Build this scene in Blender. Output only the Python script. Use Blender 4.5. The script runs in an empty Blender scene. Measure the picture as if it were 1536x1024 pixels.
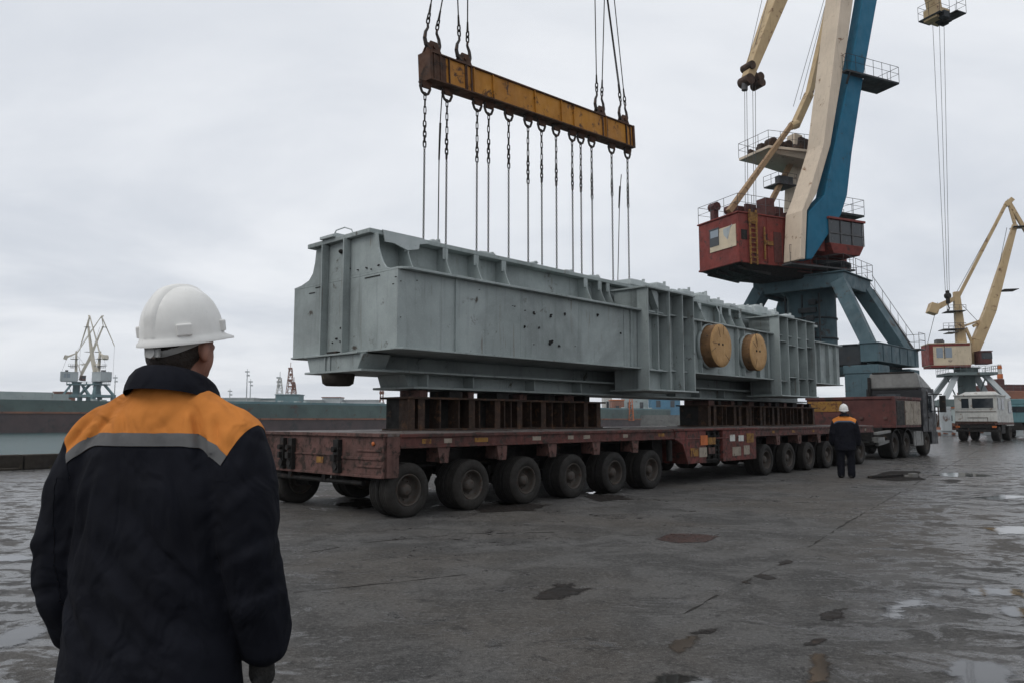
import bpy, bmesh, math, random
from mathutils import Vector, Matrix, noise as mnoise
random.seed(7)
SC = bpy.context.scene
COL = SC.collection
PI = math.pi
# ------------------------------------------------------------------ camera geometry (used to read positions off the photograph)
F = 1160.0; PITCH = math.atan(116 / F); CZ = 1.46
_c, _s = math.cos(PITCH), math.sin(PITCH)
CAM = Vector((0, 0, CZ))
def ray(x, y):
    a = (x - 768) / F; b = (512 - y) / F
    return Vector((a, _c - _s * b, _s + _c * b))
def ground(x, y, z=0.0):
    r = ray(x, y); return CAM + r * ((z - CZ) / r.z)
def at_depth(x, y, Y):
    r = ray(x, y); return CAM + r * (Y / r.y)
AU = math.radians(43.285)
U = Vector((math.sin(AU), math.cos(AU), 0)); N = Vector((-math.cos(AU), math.sin(AU), 0))
O = Vector((-1.517, 11.704, 0))
ROT = math.radians(90 - 43.285)
def W(u, v, z=0.0): return O + U * u + N * v + Vector((0, 0, z))
def side(x, y, v):
    r = ray(x, y); o = CAM - O
    t = (v - o.dot(N)) / r.dot(N); p = o + r * t
    return p.dot(U), p.dot(N), p.z
def endp(x, y, u):
    r = ray(x, y); o = CAM - O
    t = (u - o.dot(U)) / r.dot(U); p = o + r * t
    return p.dot(U), p.dot(N), p.z

# ------------------------------------------------------------------ mesh builder
class MB:
    def __init__(s): s.v = []; s.f = []; s.sm = []
    def add(s, vs, fs, smooth=False):
        b = len(s.v); s.v += [tuple(p) for p in vs]
        s.f += [tuple(i + b for i in f) for f in fs]; s.sm += [smooth] * len(fs); return s
    def hexa(s, p):   # p: 4 bottom (ccw from above) + 4 top
        return s.add(p, [(3,2,1,0),(4,5,6,7),(0,1,5,4),(1,2,6,5),(2,3,7,6),(3,0,4,7)])
    def box(s, x0, x1, y0, y1, z0, z1):
        return s.hexa([(x0,y0,z0),(x1,y0,z0),(x1,y1,z0),(x0,y1,z0),(x0,y0,z1),(x1,y0,z1),(x1,y1,z1),(x0,y1,z1)])
    def cbox(s, c, d, M=None):
        pts = []
        for z in (-.5,.5):
            for x, y in ((-.5,-.5),(.5,-.5),(.5,.5),(-.5,.5)):
                q = Vector((x*d[0], y*d[1], z*d[2]))
                if M is not None: q = M @ q
                pts.append(q + Vector(c))
        return s.hexa(pts)
    def beam(s, p0, p1, w, h=None, w1=None, h1=None, up=(0,0,1)):
        p0 = Vector(p0); p1 = Vector(p1); h = w if h is None else h; w1 = w if w1 is None else w1; h1 = h if h1 is None else h1
        d = (p1 - p0).normalized(); up = Vector(up)
        if abs(d.dot(up)) > .98: up = Vector((1,0,0))
        a = d.cross(up).normalized(); b = a.cross(d).normalized()
        q = []
        for p, ww, hh in ((p0, w, h), (p1, w1, h1)):
            q += [p - a*ww/2 - b*hh/2, p + a*ww/2 - b*hh/2, p + a*ww/2 + b*hh/2, p - a*ww/2 + b*hh/2]
        return s.hexa(q)
    def tube(s, p0, p1, r0, r1=None, n=8, cap=True):
        p0 = Vector(p0); p1 = Vector(p1); r1 = r0 if r1 is None else r1
        d = (p1 - p0).normalized(); up = Vector((0,0,1)) if abs(d.z) < .9 else Vector((1,0,0))
        a = d.cross(up).normalized(); b = d.cross(a)
        vs = []
        for p, r in ((p0, r0), (p1, r1)):
            vs += [p + (a*math.cos(2*PI*i/n) + b*math.sin(2*PI*i/n))*r for i in range(n)]
        k = len(s.v)
        s.add(vs, [(i, (i+1) % n, n+(i+1) % n, n+i) for i in range(n)], True)
        if cap:
            b0 = len(s.v); s.v += [tuple(p) for p in vs]
            s.f += [tuple(b0 + i for i in reversed(range(n))), tuple(b0 + n + i for i in range(n))]; s.sm += [False, False]
        return s
    def path(s, pts, r, n=6):
        for a, b in zip(pts[:-1], pts[1:]): s.tube(a, b, r, r, n)
        return s
    def lathe(s, prof, n=24, c=(0,0,0), axis='y'):   # prof: (r, t) along the axis
        vs = []
        for r, t in prof:
            for i in range(n):
                a = 2*PI*i/n; x, z = r*math.cos(a), r*math.sin(a)
                vs.append({'y': (c[0]+x, c[1]+t, c[2]+z), 'z': (c[0]+x, c[1]+z, c[2]+t), 'x': (c[0]+t, c[1]+x, c[2]+z)}[axis])
        fs = []
        for j in range(len(prof)-1):
            for i in range(n):
                i2 = (i+1) % n
                fs.append((j*n+i, j*n+i2, (j+1)*n+i2, (j+1)*n+i))
        return s.add(vs, fs, True)
    def prism(s, poly, ax, t0, t1):  # poly in the plane normal to ax, extruded t0..t1
        def P(a, b, t): return {'x': (t,a,b), 'y': (a,t,b), 'z': (a,b,t)}[ax]
        n = len(poly)
        vs = [P(a,b,t0) for a, b in poly] + [P(a,b,t1) for a, b in poly]
        return s.add(vs, [tuple(range(n)), tuple(range(2*n-1, n-1, -1))] + [(i, n+i, n+(i+1) % n, (i+1) % n) for i in range(n)])
    def ring(s, c, ex, ey, R, L, r, n=12, m=5):  # an oval chain link in the plane ex, ey (long axis ey, half straight L)
        ex = Vector(ex); ey = Vector(ey); ez = ex.cross(ey); c = Vector(c); vs = []
        for i in range(n):
            a = 2*PI*i/n; rad = ex*math.cos(a) + ey*math.sin(a)
            ctr = c + rad*R + ey*(L if math.sin(a) > 1e-6 else -L if math.sin(a) < -1e-6 else 0)
            for j in range(m):
                b = 2*PI*j/m; vs.append(ctr + (rad*math.cos(b) + ez*math.sin(b))*r)
        fs = []
        for i in range(n):
            for j in range(m):
                fs.append((i*m+j, ((i+1) % n)*m+j, ((i+1) % n)*m+(j+1) % m, i*m+(j+1) % m))
        return s.add(vs, fs, True)
    def build(s, name, m, parent=None, bev=0, loc=None, rz=0):
        me = bpy.data.meshes.new(name); me.from_pydata(s.v, [], s.f)
        me.polygons.foreach_set('use_smooth', s.sm)
        bm = bmesh.new(); bm.from_mesh(me); bmesh.ops.recalc_face_normals(bm, faces=bm.faces); bm.to_mesh(me); bm.free()
        me.materials.append(m)
        o = bpy.data.objects.new(name, me); COL.objects.link(o)
        if parent: o.parent = parent
        if loc is not None: o.location = loc
        o.rotation_euler = (0, 0, rz)
        if bev:
            b = o.modifiers.new('bevel', 'BEVEL'); b.width = bev; b.segments = 2; b.limit_method = 'ANGLE'; b.angle_limit = .7
        return o
def tag(o, label=None, cat=None, group=None, kind=None):
    for k, x in (('label', label), ('category', cat), ('group', group), ('kind', kind)):
        if x: o[k] = x
    return o
def thing(name, label, cat, loc=(0,0,0), rz=0, group=None):
    o = bpy.data.objects.new(name, None); COL.objects.link(o); o.empty_display_size = .3
    o.location = loc; o.rotation_euler = (0, 0, rz); return tag(o, label, cat, group)
KIDS = {}
def copy_tree(o, parent=None):
    c = o.copy(); COL.objects.link(c)
    if parent: c.parent = parent
    for ch in [x for x in COL.objects if x.parent is o]: copy_tree(ch, c)
    return c

# ------------------------------------------------------------------ materials
def nt(name):
    m = bpy.data.materials.new(name); m.use_nodes = True; t = m.node_tree
    return m, t, t.nodes, t.links, t.nodes['Principled BSDF']
def _noise(n, l, vec, scale, detail=4, rough=.55, dist=0):
    x = n.new('ShaderNodeTexNoise'); x.inputs['Scale'].default_value = scale; x.inputs['Detail'].default_value = detail
    x.inputs['Roughness'].default_value = rough; x.inputs['Distortion'].default_value = dist
    l.new(vec, x.inputs['Vector']); return x.outputs['Fac']
def _ramp(n, l, fac, a, b, ca=0.0, cb=1.0):
    x = n.new('ShaderNodeMapRange'); x.interpolation_type = 'SMOOTHSTEP'
    for k, v in zip(('From Min','From Max','To Min','To Max'), (a, b, ca, cb)): x.inputs[k].default_value = v
    l.new(fac, x.inputs['Value']); return x.outputs['Result']
def _mix(n, l, fac, a, b, mode='MIX'):
    x = n.new('ShaderNodeMix'); x.data_type = 'RGBA'; x.blend_type = mode
    for key, val in ((0, fac), (6, a), (7, b)):
        if hasattr(val, 'links') or hasattr(val, 'is_output'): l.new(val, x.inputs[key])
        else: x.inputs[key].default_value = val if key == 0 else (*val, 1)
    return x.outputs[2]
def _map(n, l, vec, sc):
    x = n.new('ShaderNodeMapping'); x.inputs['Scale'].default_value = sc; l.new(vec, x.inputs['Vector']); return x.outputs['Vector']
def _math(n, l, op, a, b=0.0):
    x = n.new('ShaderNodeMath'); x.operation = op
    for i, v in enumerate((a, b)):
        if hasattr(v, 'is_output'): l.new(v, x.inputs[i])
        else: x.inputs[i].default_value = v
    return x.outputs[0]
def paint(name, c1, c2=None, rough=.55, scale=1.2, rust=0.0, rustcol=(.09,.035,.018), streak=.35, bump=.15, bscale=40, metal=0, spec=.28, mottle=0.0, vary=0.0, runs=0.0):
    m, t, n, l, p = nt(name); c2 = c2 or tuple(x*.72 for x in c1)
    tc = n.new('ShaderNodeTexCoord').outputs['Object']
    col = _mix(n, l, _ramp(n, l, _noise(n, l, tc, scale, 6, .6), .3, .7), c1, c2)
    if streak:
        s = _ramp(n, l, _noise(n, l, _map(n, l, tc, (6, 6, .45)), 1.3, 5, .65), .5, .78, 0, streak)
        col = _mix(n, l, s, col, tuple(x*.35 for x in c1))
    if vary:
        oi = n.new('ShaderNodeObjectInfo').outputs['Random']; col = _mix(n, l, _math(n, l, 'MULTIPLY', oi, vary), col, (.04,.034,.028))
    if runs:
        rr = _ramp(n, l, _noise(n, l, _map(n, l, tc, (9, 9, .35)), 1.1, 6, .7), .56, .66, 0, 1); rk = _ramp(n, l, _noise(n, l, tc, .9, 4), .5, .62, 0, runs); col = _mix(n, l, _math(n, l, 'MULTIPLY', rr, rk), col, (.11,.062,.038))
    if mottle:
        g = _ramp(n, l, _noise(n, l, tc, .55, 7, .65, .8), .42, .74, 0, mottle); col = _mix(n, l, g, col, tuple(x*.42 for x in c1))
        col = _mix(n, l, _ramp(n, l, _noise(n, l, tc, 42, 5, .75), .55, .75, 0, mottle*.8), col, tuple(min(1, x*1.45) for x in c1))
        col = _mix(n, l, _ramp(n, l, _noise(n, l, tc, 30, 5, .75), .57, .75, 0, mottle*.9), col, tuple(x*.35 for x in c1))
    if rust:
        a = _noise(n, l, tc, scale*2.6, 8, .68, .4); b = _ramp(n, l, a, .66 - .28*rust, .74 - .22*rust)
        col = _mix(n, l, b, col, rustcol)
    l.new(col, p.inputs['Base Color'])
    l.new(_ramp(n, l, _noise(n, l, tc, scale*4, 4), .3, .7, max(.05, rough-.12), min(1, rough+.15)), p.inputs['Roughness'])
    p.inputs['Metallic'].default_value = metal; p.inputs['Specular IOR Level'].default_value = spec
    if bump:
        bn = n.new('ShaderNodeBump'); bn.inputs['Strength'].default_value = bump; bn.inputs['Distance'].default_value = .02
        l.new(_noise(n, l, tc, bscale, 5, .6), bn.inputs['Height']); l.new(bn.outputs[0], p.inputs['Normal'])
    return m
def glass(name, c):
    m, t, n, l, p = nt(name); p.inputs['Base Color'].default_value = (*c, 1); p.inputs['Roughness'].default_value = .06
    tc = n.new('ShaderNodeTexCoord').outputs['Object']
    l.new(_ramp(n, l, _noise(n, l, tc, 3, 3), .4, .7, .04, .3), p.inputs['Roughness']); return m
M = {}
M['grey'] = paint('girder_paint', (.325,.365,.36), (.25,.285,.28), .55, .9, .17, (.06,.05,.04), .55, .12, 60, mottle=.6, runs=.75)
M['greyb'] = paint('girder_paint_light', (.43,.465,.465), (.36,.40,.40), .6, 3, .12, (.10,.09,.08), .3, .3, 30)
M['brown'] = paint('rail_paint', (.115,.036,.029), (.06,.027,.023), .65, 2.2, .62, (.03,.02,.016), .7, .25, 30)
M['rear'] = paint('rear_plate', (.125,.062,.052), (.075,.042,.036), .7, 2.6, .6, (.03,.02,.016), .7, .25, 30)
M['panel'] = paint('panel_red', (.15,.036,.030), (.08,.028,.023), .65, 3, .6, (.03,.02,.016), .7, .2, 30)
M['deck'] = paint('deck_plate', (.17,.15,.14), (.10,.085,.08), .6, 1.5, .5, (.07,.045,.035), 0, .3, 30)
M['dark'] = paint('dark_steel', (.014,.0125,.0115), (.009,.0085,.008), .7, 2, .3, (.05,.03,.02), .2, .2, 30)
M['rusty'] = paint('rusty_steel', (.062,.036,.025), (.032,.022,.017), .75, 2.5, .5, (.10,.052,.03), .4, .35, 25)
M['rubber'] = paint('tyre_rubber', (.011,.0105,.010), (.018,.0165,.015), .8, 4, 0, streak=0, bump=.3, bscale=50, vary=.22)
M['rim'] = paint('wheel_rim', (.045,.04,.036), (.08,.07,.06), .6, 6, .5, (.05,.03,.022), 0, .2, 40, vary=.7)
M['yellow'] = paint('spreader_yellow', (.47,.205,.022), (.34,.14,.018), .6, 1.5, .42, (.075,.032,.013), .45, .2, 40)
M['spend'] = paint('spreader_rust', (.10,.045,.025), (.055,.03,.02), .75, 2, .5, (.03,.02,.015), .4, .3, 30)
M['chain'] = paint('chain_steel', (.014,.013,.012), (.024,.019,.016), .65, 6, .3, (.04,.022,.014), streak=0, bump=.1, spec=.25)
M['hook'] = paint('hook_steel', (.06,.052,.048), (.03,.027,.026), .5, 6, .4, streak=0, bump=.1, metal=.5)
M['cream'] = paint('crane_cream', (.62,.515,.40), (.53,.44,.345), .55, .5, .25, (.20,.11,.06), .35, .1, 10)
M['tan'] = paint('crane_tan', (.50,.37,.21), (.41,.30,.175), .6, .6, .35, (.15,.08,.04), .4, .1, 10)
M['blue'] = paint('crane_blue', (.010,.125,.215), (.008,.10,.175), .5, .5, .2, (.03,.05,.06), .35, .1, 10, spec=.18)
M['teal'] = paint('gantry_teal', (.068,.115,.135), (.05,.085,.10), .6, .5, .32, (.045,.035,.03), .5, .15, 10)
M['tealdk'] = paint('gantry_dark', (.03,.036,.04), (.022,.026,.03), .65, .7, .4, (.035,.025,.02), .4, .15, 10)
M['red'] = paint('house_red', (.21,.036,.027), (.13,.027,.022), .6, .8, .42, (.05,.022,.018), .6, .15, 12)
M['ochre'] = paint('ladder_ochre', (.28,.145,.03), (.18,.095,.025), .65, 3, .6, streak=.3)
M['panelcream'] = paint('panel_cream', (.60,.50,.36), (.50,.42,.31), .6, 1, .3, (.25,.2,.16), .3)
M['glass'] = glass('dark_glass', (.02,.025,.03))
M['glassl'] = glass('pale_glass', (.22,.26,.30))
M['strut'] = paint('strut_brown', (.34,.225,.125), (.25,.16,.09), .6, .8, .45, (.12,.065,.035), .4, .1, 10)
M['rail'] = paint('railing', (.10,.10,.105), (.06,.06,.06), .6, 3, .3, streak=0, bump=0)
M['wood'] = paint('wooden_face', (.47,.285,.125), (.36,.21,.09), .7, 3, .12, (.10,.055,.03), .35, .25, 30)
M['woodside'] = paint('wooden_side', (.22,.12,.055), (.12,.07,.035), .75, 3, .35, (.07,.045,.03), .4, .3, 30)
M['timber'] = paint('old_timber', (.035,.029,.023), (.02,.017,.015), .85, 1.2, .3, (.10,.085,.05), .3, .6, 12)
M['truck'] = paint('truck_dark', (.024,.025,.028), (.016,.016,.018), .5, 1, .25, (.04,.036,.033), .3, .05, 20, spec=.2)
M['greygreen'] = paint('grey_green', (.15,.185,.185), (.11,.14,.14), .6, .5, .3, (.07,.06,.05), .4, .1, 10)
M['truckl'] = paint('truck_pale', (.19,.19,.182), (.13,.13,.125), .5, 2, .2, (.13,.12,.11), .4, .1, 20)
M['box'] = paint('ballast_red', (.105,.035,.03), (.07,.027,.025), .65, 1.4, .5, (.035,.022,.02), .5, .2, 20)
M['boxc'] = paint('ballast_pale', (.30,.26,.21), (.21,.18,.145), .65, 2.5, .45, (.10,.07,.05), .5, .2, 20)
M['white'] = paint('dirty_white', (.52,.52,.49), (.40,.40,.38), .6, 1.5, .35, (.22,.17,.13), .5, .1, 20)
M['tealtruck'] = paint('truck_teal', (.10,.20,.22), (.07,.15,.165), .6, 1, .3, (.07,.06,.05), .4, .1, 20)
M['orange'] = paint('orange_paint', (.48,.13,.035), (.35,.10,.03), .6, 2, .3, streak=.3)
M['hull'] = paint('hull_green', (.085,.122,.113), (.058,.083,.080), .6, .12, .35, (.075,.05,.043), .4, .05, 4)
M['hullred'] = paint('hull_antifouling', (.085,.055,.055), (.055,.045,.048), .7, .12, .4, (.04,.038,.04), .5, .05, 4)
M['pale'] = paint('pale_steel', (.36,.40,.39), (.28,.32,.32), .6, .2, .3, (.2,.15,.12), .4, .05, 4)
M['farblue'] = paint('far_blue', (.06,.17,.26), (.05,.13,.20), .6, .3, .2, streak=.3)
M['farteal'] = paint('far_teal', (.12,.20,.215), (.09,.155,.17), .6, .2, .3, (.2,.2,.19), .3)
M['farcream'] = paint('far_cream', (.58,.53,.44), (.48,.44,.37), .6, .2, .2, streak=.2)
M['fargrey'] = paint('far_grey', (.42,.45,.46), (.33,.36,.37), .6, .2, .2, streak=.3)
M['farrust'] = paint('far_rust', (.24,.10,.06), (.16,.08,.06), .7, .3, .4, streak=.3)
M['skin'] = paint('skin', (.28,.14,.10), (.22,.105,.075), .55, 20, 0, streak=0, bump=.1, bscale=200)
M['hair'] = paint('hair_dark', (.02,.015,.012), (.03,.022,.018), .6, 60, 0, streak=0, bump=.6, bscale=150)
M['helmet'] = paint('helmet_white', (.74,.735,.71), (.66,.655,.63), .38, 8, .08, (.35,.34,.31), .12, .02, 60)
M['strap'] = paint('helmet_strap', (.36,.36,.35), (.28,.28,.27), .6, 8, .1, streak=0)
M['glove'] = paint('glove', (.035,.033,.03), (.02,.02,.02), .9, 20, 0, streak=0, bump=.5, bscale=120)
M['boot'] = paint('boot_leather', (.016,.015,.015), (.026,.024,.022), .6, 10, 0, streak=0, bump=.2)
def cloth(name, c1, c2, weave=420, fold=.6):
    m, t, n, l, p = nt(name)
    tc = n.new('ShaderNodeTexCoord').outputs['Object']
    col = _mix(n, l, _ramp(n, l, _noise(n, l, tc, 5, 6, .65), .3, .72), c1, c2)
    l.new(col, p.inputs['Base Color']); p.inputs['Roughness'].default_value = .88; p.inputs['Specular IOR Level'].default_value = .12
    p.inputs['Sheen Weight'].default_value = 0
    b1 = n.new('ShaderNodeBump'); b1.inputs['Strength'].default_value = fold; b1.inputs['Distance'].default_value = .03
    l.new(_noise(n, l, _map(n, l, tc, (1, 1, .7)), 7, 2, .5, 1.4), b1.inputs['Height'])
    b2 = n.new('ShaderNodeBump'); b2.inputs['Strength'].default_value = .35; b2.inputs['Distance'].default_value = .003
    l.new(_noise(n, l, tc, weave, 2), b2.inputs['Height']); l.new(b1.outputs[0], b2.inputs['Normal']); l.new(b2.outputs[0], p.inputs['Normal'])
    return m
M['navy'] = cloth('cloth_navy', (.0095,.0105,.0155), (.005,.0055,.0085), 420, 1.0)
M['yoke'] = cloth('cloth_orange', (.55,.20,.046), (.41,.145,.033), 420, 1.2)
M['stripe'] = cloth('cloth_reflective', (.125,.125,.125), (.09,.09,.093), 700, .3)
M['bluestripe'] = cloth('cloth_blue_stripe', (.07,.10,.15), (.05,.08,.12))

def ground_mat():
    m, t, n, l, p = nt('wet_asphalt')
    tc = n.new('ShaderNodeTexCoord').outputs['Object']
    grain = _noise(n, l, tc, 110, 3, .7); fine = _noise(n, l, tc, 26, 8, .8); clod = _noise(n, l, tc, 6, 7, .72, .3); mid = _noise(n, l, tc, 1.1, 9, .72, .6); big = _noise(n, l, tc, .25, 6, .6, .4)
    col = _mix(n, l, _ramp(n, l, mid, .42, .58), (.090,.088,.086), (.042,.041,.040))
    col = _mix(n, l, _ramp(n, l, big, .44, .60, 0, .55), col, (.078,.066,.054))
    col = _mix(n, l, _ramp(n, l, clod, .50, .62, 0, .55), col, (.036,.034,.032))
    col = _mix(n, l, _ramp(n, l, _noise(n, l, _map(n, l, tc, (1,1.3,1)), 1.7, 9, .74, 1.5), .57, .63, 0, .8), col, (.018,.0165,.0155))
    col = _mix(n, l, _ramp(n, l, fine, .52, .62, 0, .6), col, (.17,.165,.157))
    col = _mix(n, l, _ramp(n, l, fine, .46, .38, 0, .75), col, (.014,.0135,.013))
    col = _mix(n, l, _ramp(n, l, grain, .54, .64, 0, .6), col, (.22,.213,.205))
    sx = n.new('ShaderNodeSeparateXYZ'); l.new(tc, sx.inputs[0])
    right = _math(n, l, 'SUBTRACT', sx.outputs[0], _math(n, l, 'MULTIPLY', sx.outputs[1], .50))   # more standing water to the right ...
    gr = _ramp(n, l, right, -1.5, 1.0, 0, .125)
    left = _math(n, l, 'ADD', sx.outputs[0], _math(n, l, 'MULTIPLY', sx.outputs[1], .30))          # ... and to the left, by the quay edge
    gl = _ramp(n, l, left, -2.0, .8, .135, 0)
    far = _ramp(n, l, sx.outputs[1], 16, 40, 0, .075)
    n1 = _noise(n, l, _map(n, l, tc, (1.0,1.5,1)), 1.5, 10, .72, 1.2)
    w = _math(n, l, 'ADD', n1, _math(n, l, 'ADD', gr, _math(n, l, 'ADD', gl, far)))
    w = _math(n, l, 'ADD', w, _math(n, l, 'MULTIPLY', _math(n, l, 'SUBTRACT', clod, .5), .5))
    wet = _ramp(n, l, w, .565, .665)
    col = _mix(n, l, _math(n, l, 'MULTIPLY', wet, .6), col, (.028,.027,.027))
    l.new(col, p.inputs['Base Color'])
    r = n.new('ShaderNodeMapRange'); r.inputs['To Min'].default_value = .72; r.inputs['To Max'].default_value = .17
    l.new(wet, r.inputs['Value']); l.new(r.outputs[0], p.inputs['Roughness'])
    l.new(_ramp(n, l, wet, 0, 1, .2, .9), p.inputs['Specular IOR Level'])
    h = _math(n, l, 'ADD', _math(n, l, 'MULTIPLY', fine, .6), _math(n, l, 'MULTIPLY', clod, 1.6))
    b = n.new('ShaderNodeBump'); b.inputs['Distance'].default_value = .03
    st = n.new('ShaderNodeMapRange'); st.inputs['To Min'].default_value = .9; st.inputs['To Max'].default_value = .22
    l.new(wet, st.inputs['Value']); l.new(st.outputs[0], b.inputs['Strength']); l.new(h, b.inputs['Height'])
    l.new(b.outputs[0], p.inputs['Normal']); return m
M['ground'] = ground_mat()
def soft_edge(m, lo=.42, hi=.58, amt=.6):   # the patch thins out into the pavement along an uneven edge
    n = m.node_tree.nodes; l = m.node_tree.links; out = n['Material Output']; p = n['Principled BSDF']
    at = n.new('ShaderNodeAttribute'); at.attribute_name = 'edge'; tc = n.new('ShaderNodeTexCoord').outputs['Object']
    f = _math(n, l, 'ADD', at.outputs['Fac'], _math(n, l, 'MULTIPLY', _math(n, l, 'SUBTRACT', _noise(n, l, tc, 9, 6, .7, .6), .5), amt))
    tr = n.new('ShaderNodeBsdfTransparent'); mx = n.new('ShaderNodeMixShader'); l.new(_ramp(n, l, f, lo, hi), mx.inputs[0])
    l.new(tr.outputs[0], mx.inputs[1]); l.new(p.outputs[0], mx.inputs[2]); l.new(mx.outputs[0], out.inputs['Surface']); return m
def puddle_mat(name, c, rough=.04):
    m, t, n, l, p = nt(name); tc = n.new('ShaderNodeTexCoord').outputs['Object']
    col = _mix(n, l, _ramp(n, l, _noise(n, l, tc, 3, 4), .35, .7), c, tuple(x*.5 for x in c)); l.new(col, p.inputs['Base Color'])
    p.inputs['Roughness'].default_value = rough
    b = n.new('ShaderNodeBump'); b.inputs['Strength'].default_value = .06; b.inputs['Distance'].default_value = .01
    l.new(_noise(n, l, tc, 6, 3), b.inputs['Height']); l.new(b.outputs[0], p.inputs['Normal']); return m
M['puddle'] = soft_edge(puddle_mat('puddle_water', (.03,.028,.026)), .40, .75, 1.3)
M['mud'] = soft_edge(puddle_mat('muddy_puddle', (.05,.033,.02), .16), .42, .68, 1.0)
M['tar'] = soft_edge(paint('tar_or_shade_patch', (.012,.0105,.0095), (.02,.0155,.013), .7, 3, .3, (.035,.022,.015), 0, .5, 40, spec=.2), .42, .66, 1.0)
M['rustpatch'] = soft_edge(paint('rusty_plate', (.05,.023,.018), (.03,.016,.013), .35, 5, .4, (.02,.013,.011), 0, .3, 40, spec=.3), .44, .56, .4)
def water_mat():
    m, t, n, l, p = nt('harbour_water'); tc = n.new('ShaderNodeTexCoord').outputs['Object']
    p.inputs['Base Color'].default_value = (.02,.08,.08,1); p.inputs['Specular IOR Level'].default_value = .22; p.inputs['Roughness'].default_value = .1
    b = n.new('ShaderNodeBump'); b.inputs['Strength'].default_value = 1; b.inputs['Distance'].default_value = .22
    l.new(_noise(n, l, _map(n, l, tc, (.5,.9,1)), .8, 8, .7), b.inputs['Height']); l.new(b.outputs[0], p.inputs['Normal']); return m
M['stain'] = soft_edge(paint('damp_stain', (.032,.030,.028), (.05,.046,.042), .6, 2, 0, streak=0, bump=.6, bscale=30, spec=.3), .45, .95, 1.1)
M['hole'] = soft_edge(paint('pothole_shade', (.008,.007,.006), (.013,.010,.008), .8, 3, .3, (.03,.018,.012), 0, .6, 30, spec=.1), .40, .52, .45)  # near-black colour stands for the shade inside the recess
M['joint'] = paint('joint_tar', (.016,.0145,.013), (.028,.024,.02), .8, 3, 0, streak=0, bump=.4, spec=.2)
M['water'] = water_mat()
M['concrete'] = paint('quay_concrete', (.16,.155,.145), (.10,.10,.095), .85, .5, .3, (.06,.05,.045), .5, .4, 10)
# ------------------------------------------------------------------ the setting
def sheet(name, pts, m, kind='structure'):
    me = bpy.data.meshes.new(name); me.from_pydata([tuple(p) for p in pts], [], [tuple(range(len(pts)))])
    bm = bmesh.new(); bm.from_mesh(me); bmesh.ops.recalc_face_normals(bm, faces=bm.faces)
    for f in bm.faces:
        if f.normal.z < 0: f.normal_flip()
    bm.to_mesh(me); bm.free()
    me.materials.append(m); o = bpy.data.objects.new(name, me); COL.objects.link(o); return tag(o, kind=kind)
QV = 17.6
sheet('ground', [W(-300, -900), W(1000, -900), W(1000, QV), W(-300, QV)], M['ground'])
sheet('harbour_water', [W(-900, QV - 3, -1.5), W(1000, QV - 3, -1.5), W(1000, 1000, -1.5), W(-900, 1000, -1.5)], M['water'])
q = MB()
q.hexa([W(-300, QV-.6, -4), W(900, QV-.6, -4), W(900, QV, -4), W(-300, QV, -4), W(-300, QV-.6, -.006), W(900, QV-.6, -.006), W(900, QV, -.006), W(-300, QV, -.006)])
tag(q.build('quay_wall', M['concrete']), kind='structure')

def ragged(pts, rough, depth=4, seed=0):
    rnd = random.Random(seed); P = [Vector((p[0], p[1], 0)) for p in pts]
    for d in range(depth):
        Q = []
        for a, b in zip(P, P[1:] + P[:1]):
            e = b - a; nrm = Vector((-e.y, e.x, 0)); Q += [a, (a + b)/2 + nrm*rnd.uniform(-rough, rough)]
        P = Q
    return P
def patch(name, px, m, z=.004, rough=.16, seed=0, depth=2):
    P = [(p.x, p.y) for p in ragged([ground(*q) for q in px], rough, 2, seed)]
    xs = [p[0] for p in P]; ys = [p[1] for p in P]; MG = .22; n = len(P)
    x0, x1, y0, y1 = min(xs) - MG, max(xs) + MG, min(ys) - MG, max(ys) + MG; EW = max(.05, min(.36, .5*min(max(xs) - min(xs), max(ys) - min(ys)))); h = max(.03, (x1 - x0)/36, (y1 - y0)/36)
    nx, ny = int((x1 - x0)/h) + 1, int((y1 - y0)/h) + 1
    E = [(P[i][0], P[i][1], P[(i+1) % n][0] - P[i][0], P[(i+1) % n][1] - P[i][1]) for i in range(n)]
    def sd(x, y):
        best = 1e9; ins = False
        for ax, ay, ex, ey in E:
            wx, wy = x - ax, y - ay; t = max(0, min(1, (wx*ex + wy*ey)/(ex*ex + ey*ey + 1e-12))); dx, dy = wx - ex*t, wy - ey*t
            best = min(best, dx*dx + dy*dy)
            if (ay > y) != (ay + ey > y) and x < ax + ex*(y - ay)/ey: ins = not ins
        return math.sqrt(best)*(1 if ins else -1)
    bm = bmesh.new(); L = bm.verts.layers.float.new('edge'); G = []
    for j in range(ny + 1):
        for i in range(nx + 1):
            x, y = x0 + i*h, y0 + j*h; v = bm.verts.new((x, y, z)); v[L] = max(0, min(1, .5 + sd(x, y)/EW)); G.append(v)
    for j in range(ny):
        for i in range(nx):
            q = (G[j*(nx+1)+i], G[j*(nx+1)+i+1], G[(j+1)*(nx+1)+i+1], G[(j+1)*(nx+1)+i])
            if max(v[L] for v in q) > 0: bm.faces.new(q)
    for v in G:
        if not v.link_faces: bm.verts.remove(v)
    me = bpy.data.meshes.new(name); bm.to_mesh(me); bm.free(); me.materials.append(m)
    o = bpy.data.objects.new(name, me); COL.objects.link(o); return tag(o, kind='structure')
patch('puddle', [(812,886),(830,877),(858,875),(862,882),(888,882),(862,892),(840,898),(808,899)], M['tar'], seed=1)
patch('puddle', [(1004,974),(1022,958),(1040,952),(1055,951),(1046,962),(1030,972),(1018,982)], M['mud'], seed=2)
patch('puddle', [(1030,950),(1052,944),(1075,942),(1068,950),(1046,953)], M['tar'], seed=12)
patch('puddle', [(1213,985),(1222,978),(1240,981),(1246,1000),(1240,1022),(1212,1024),(1208,1005)], M['mud'], seed=3)
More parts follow.
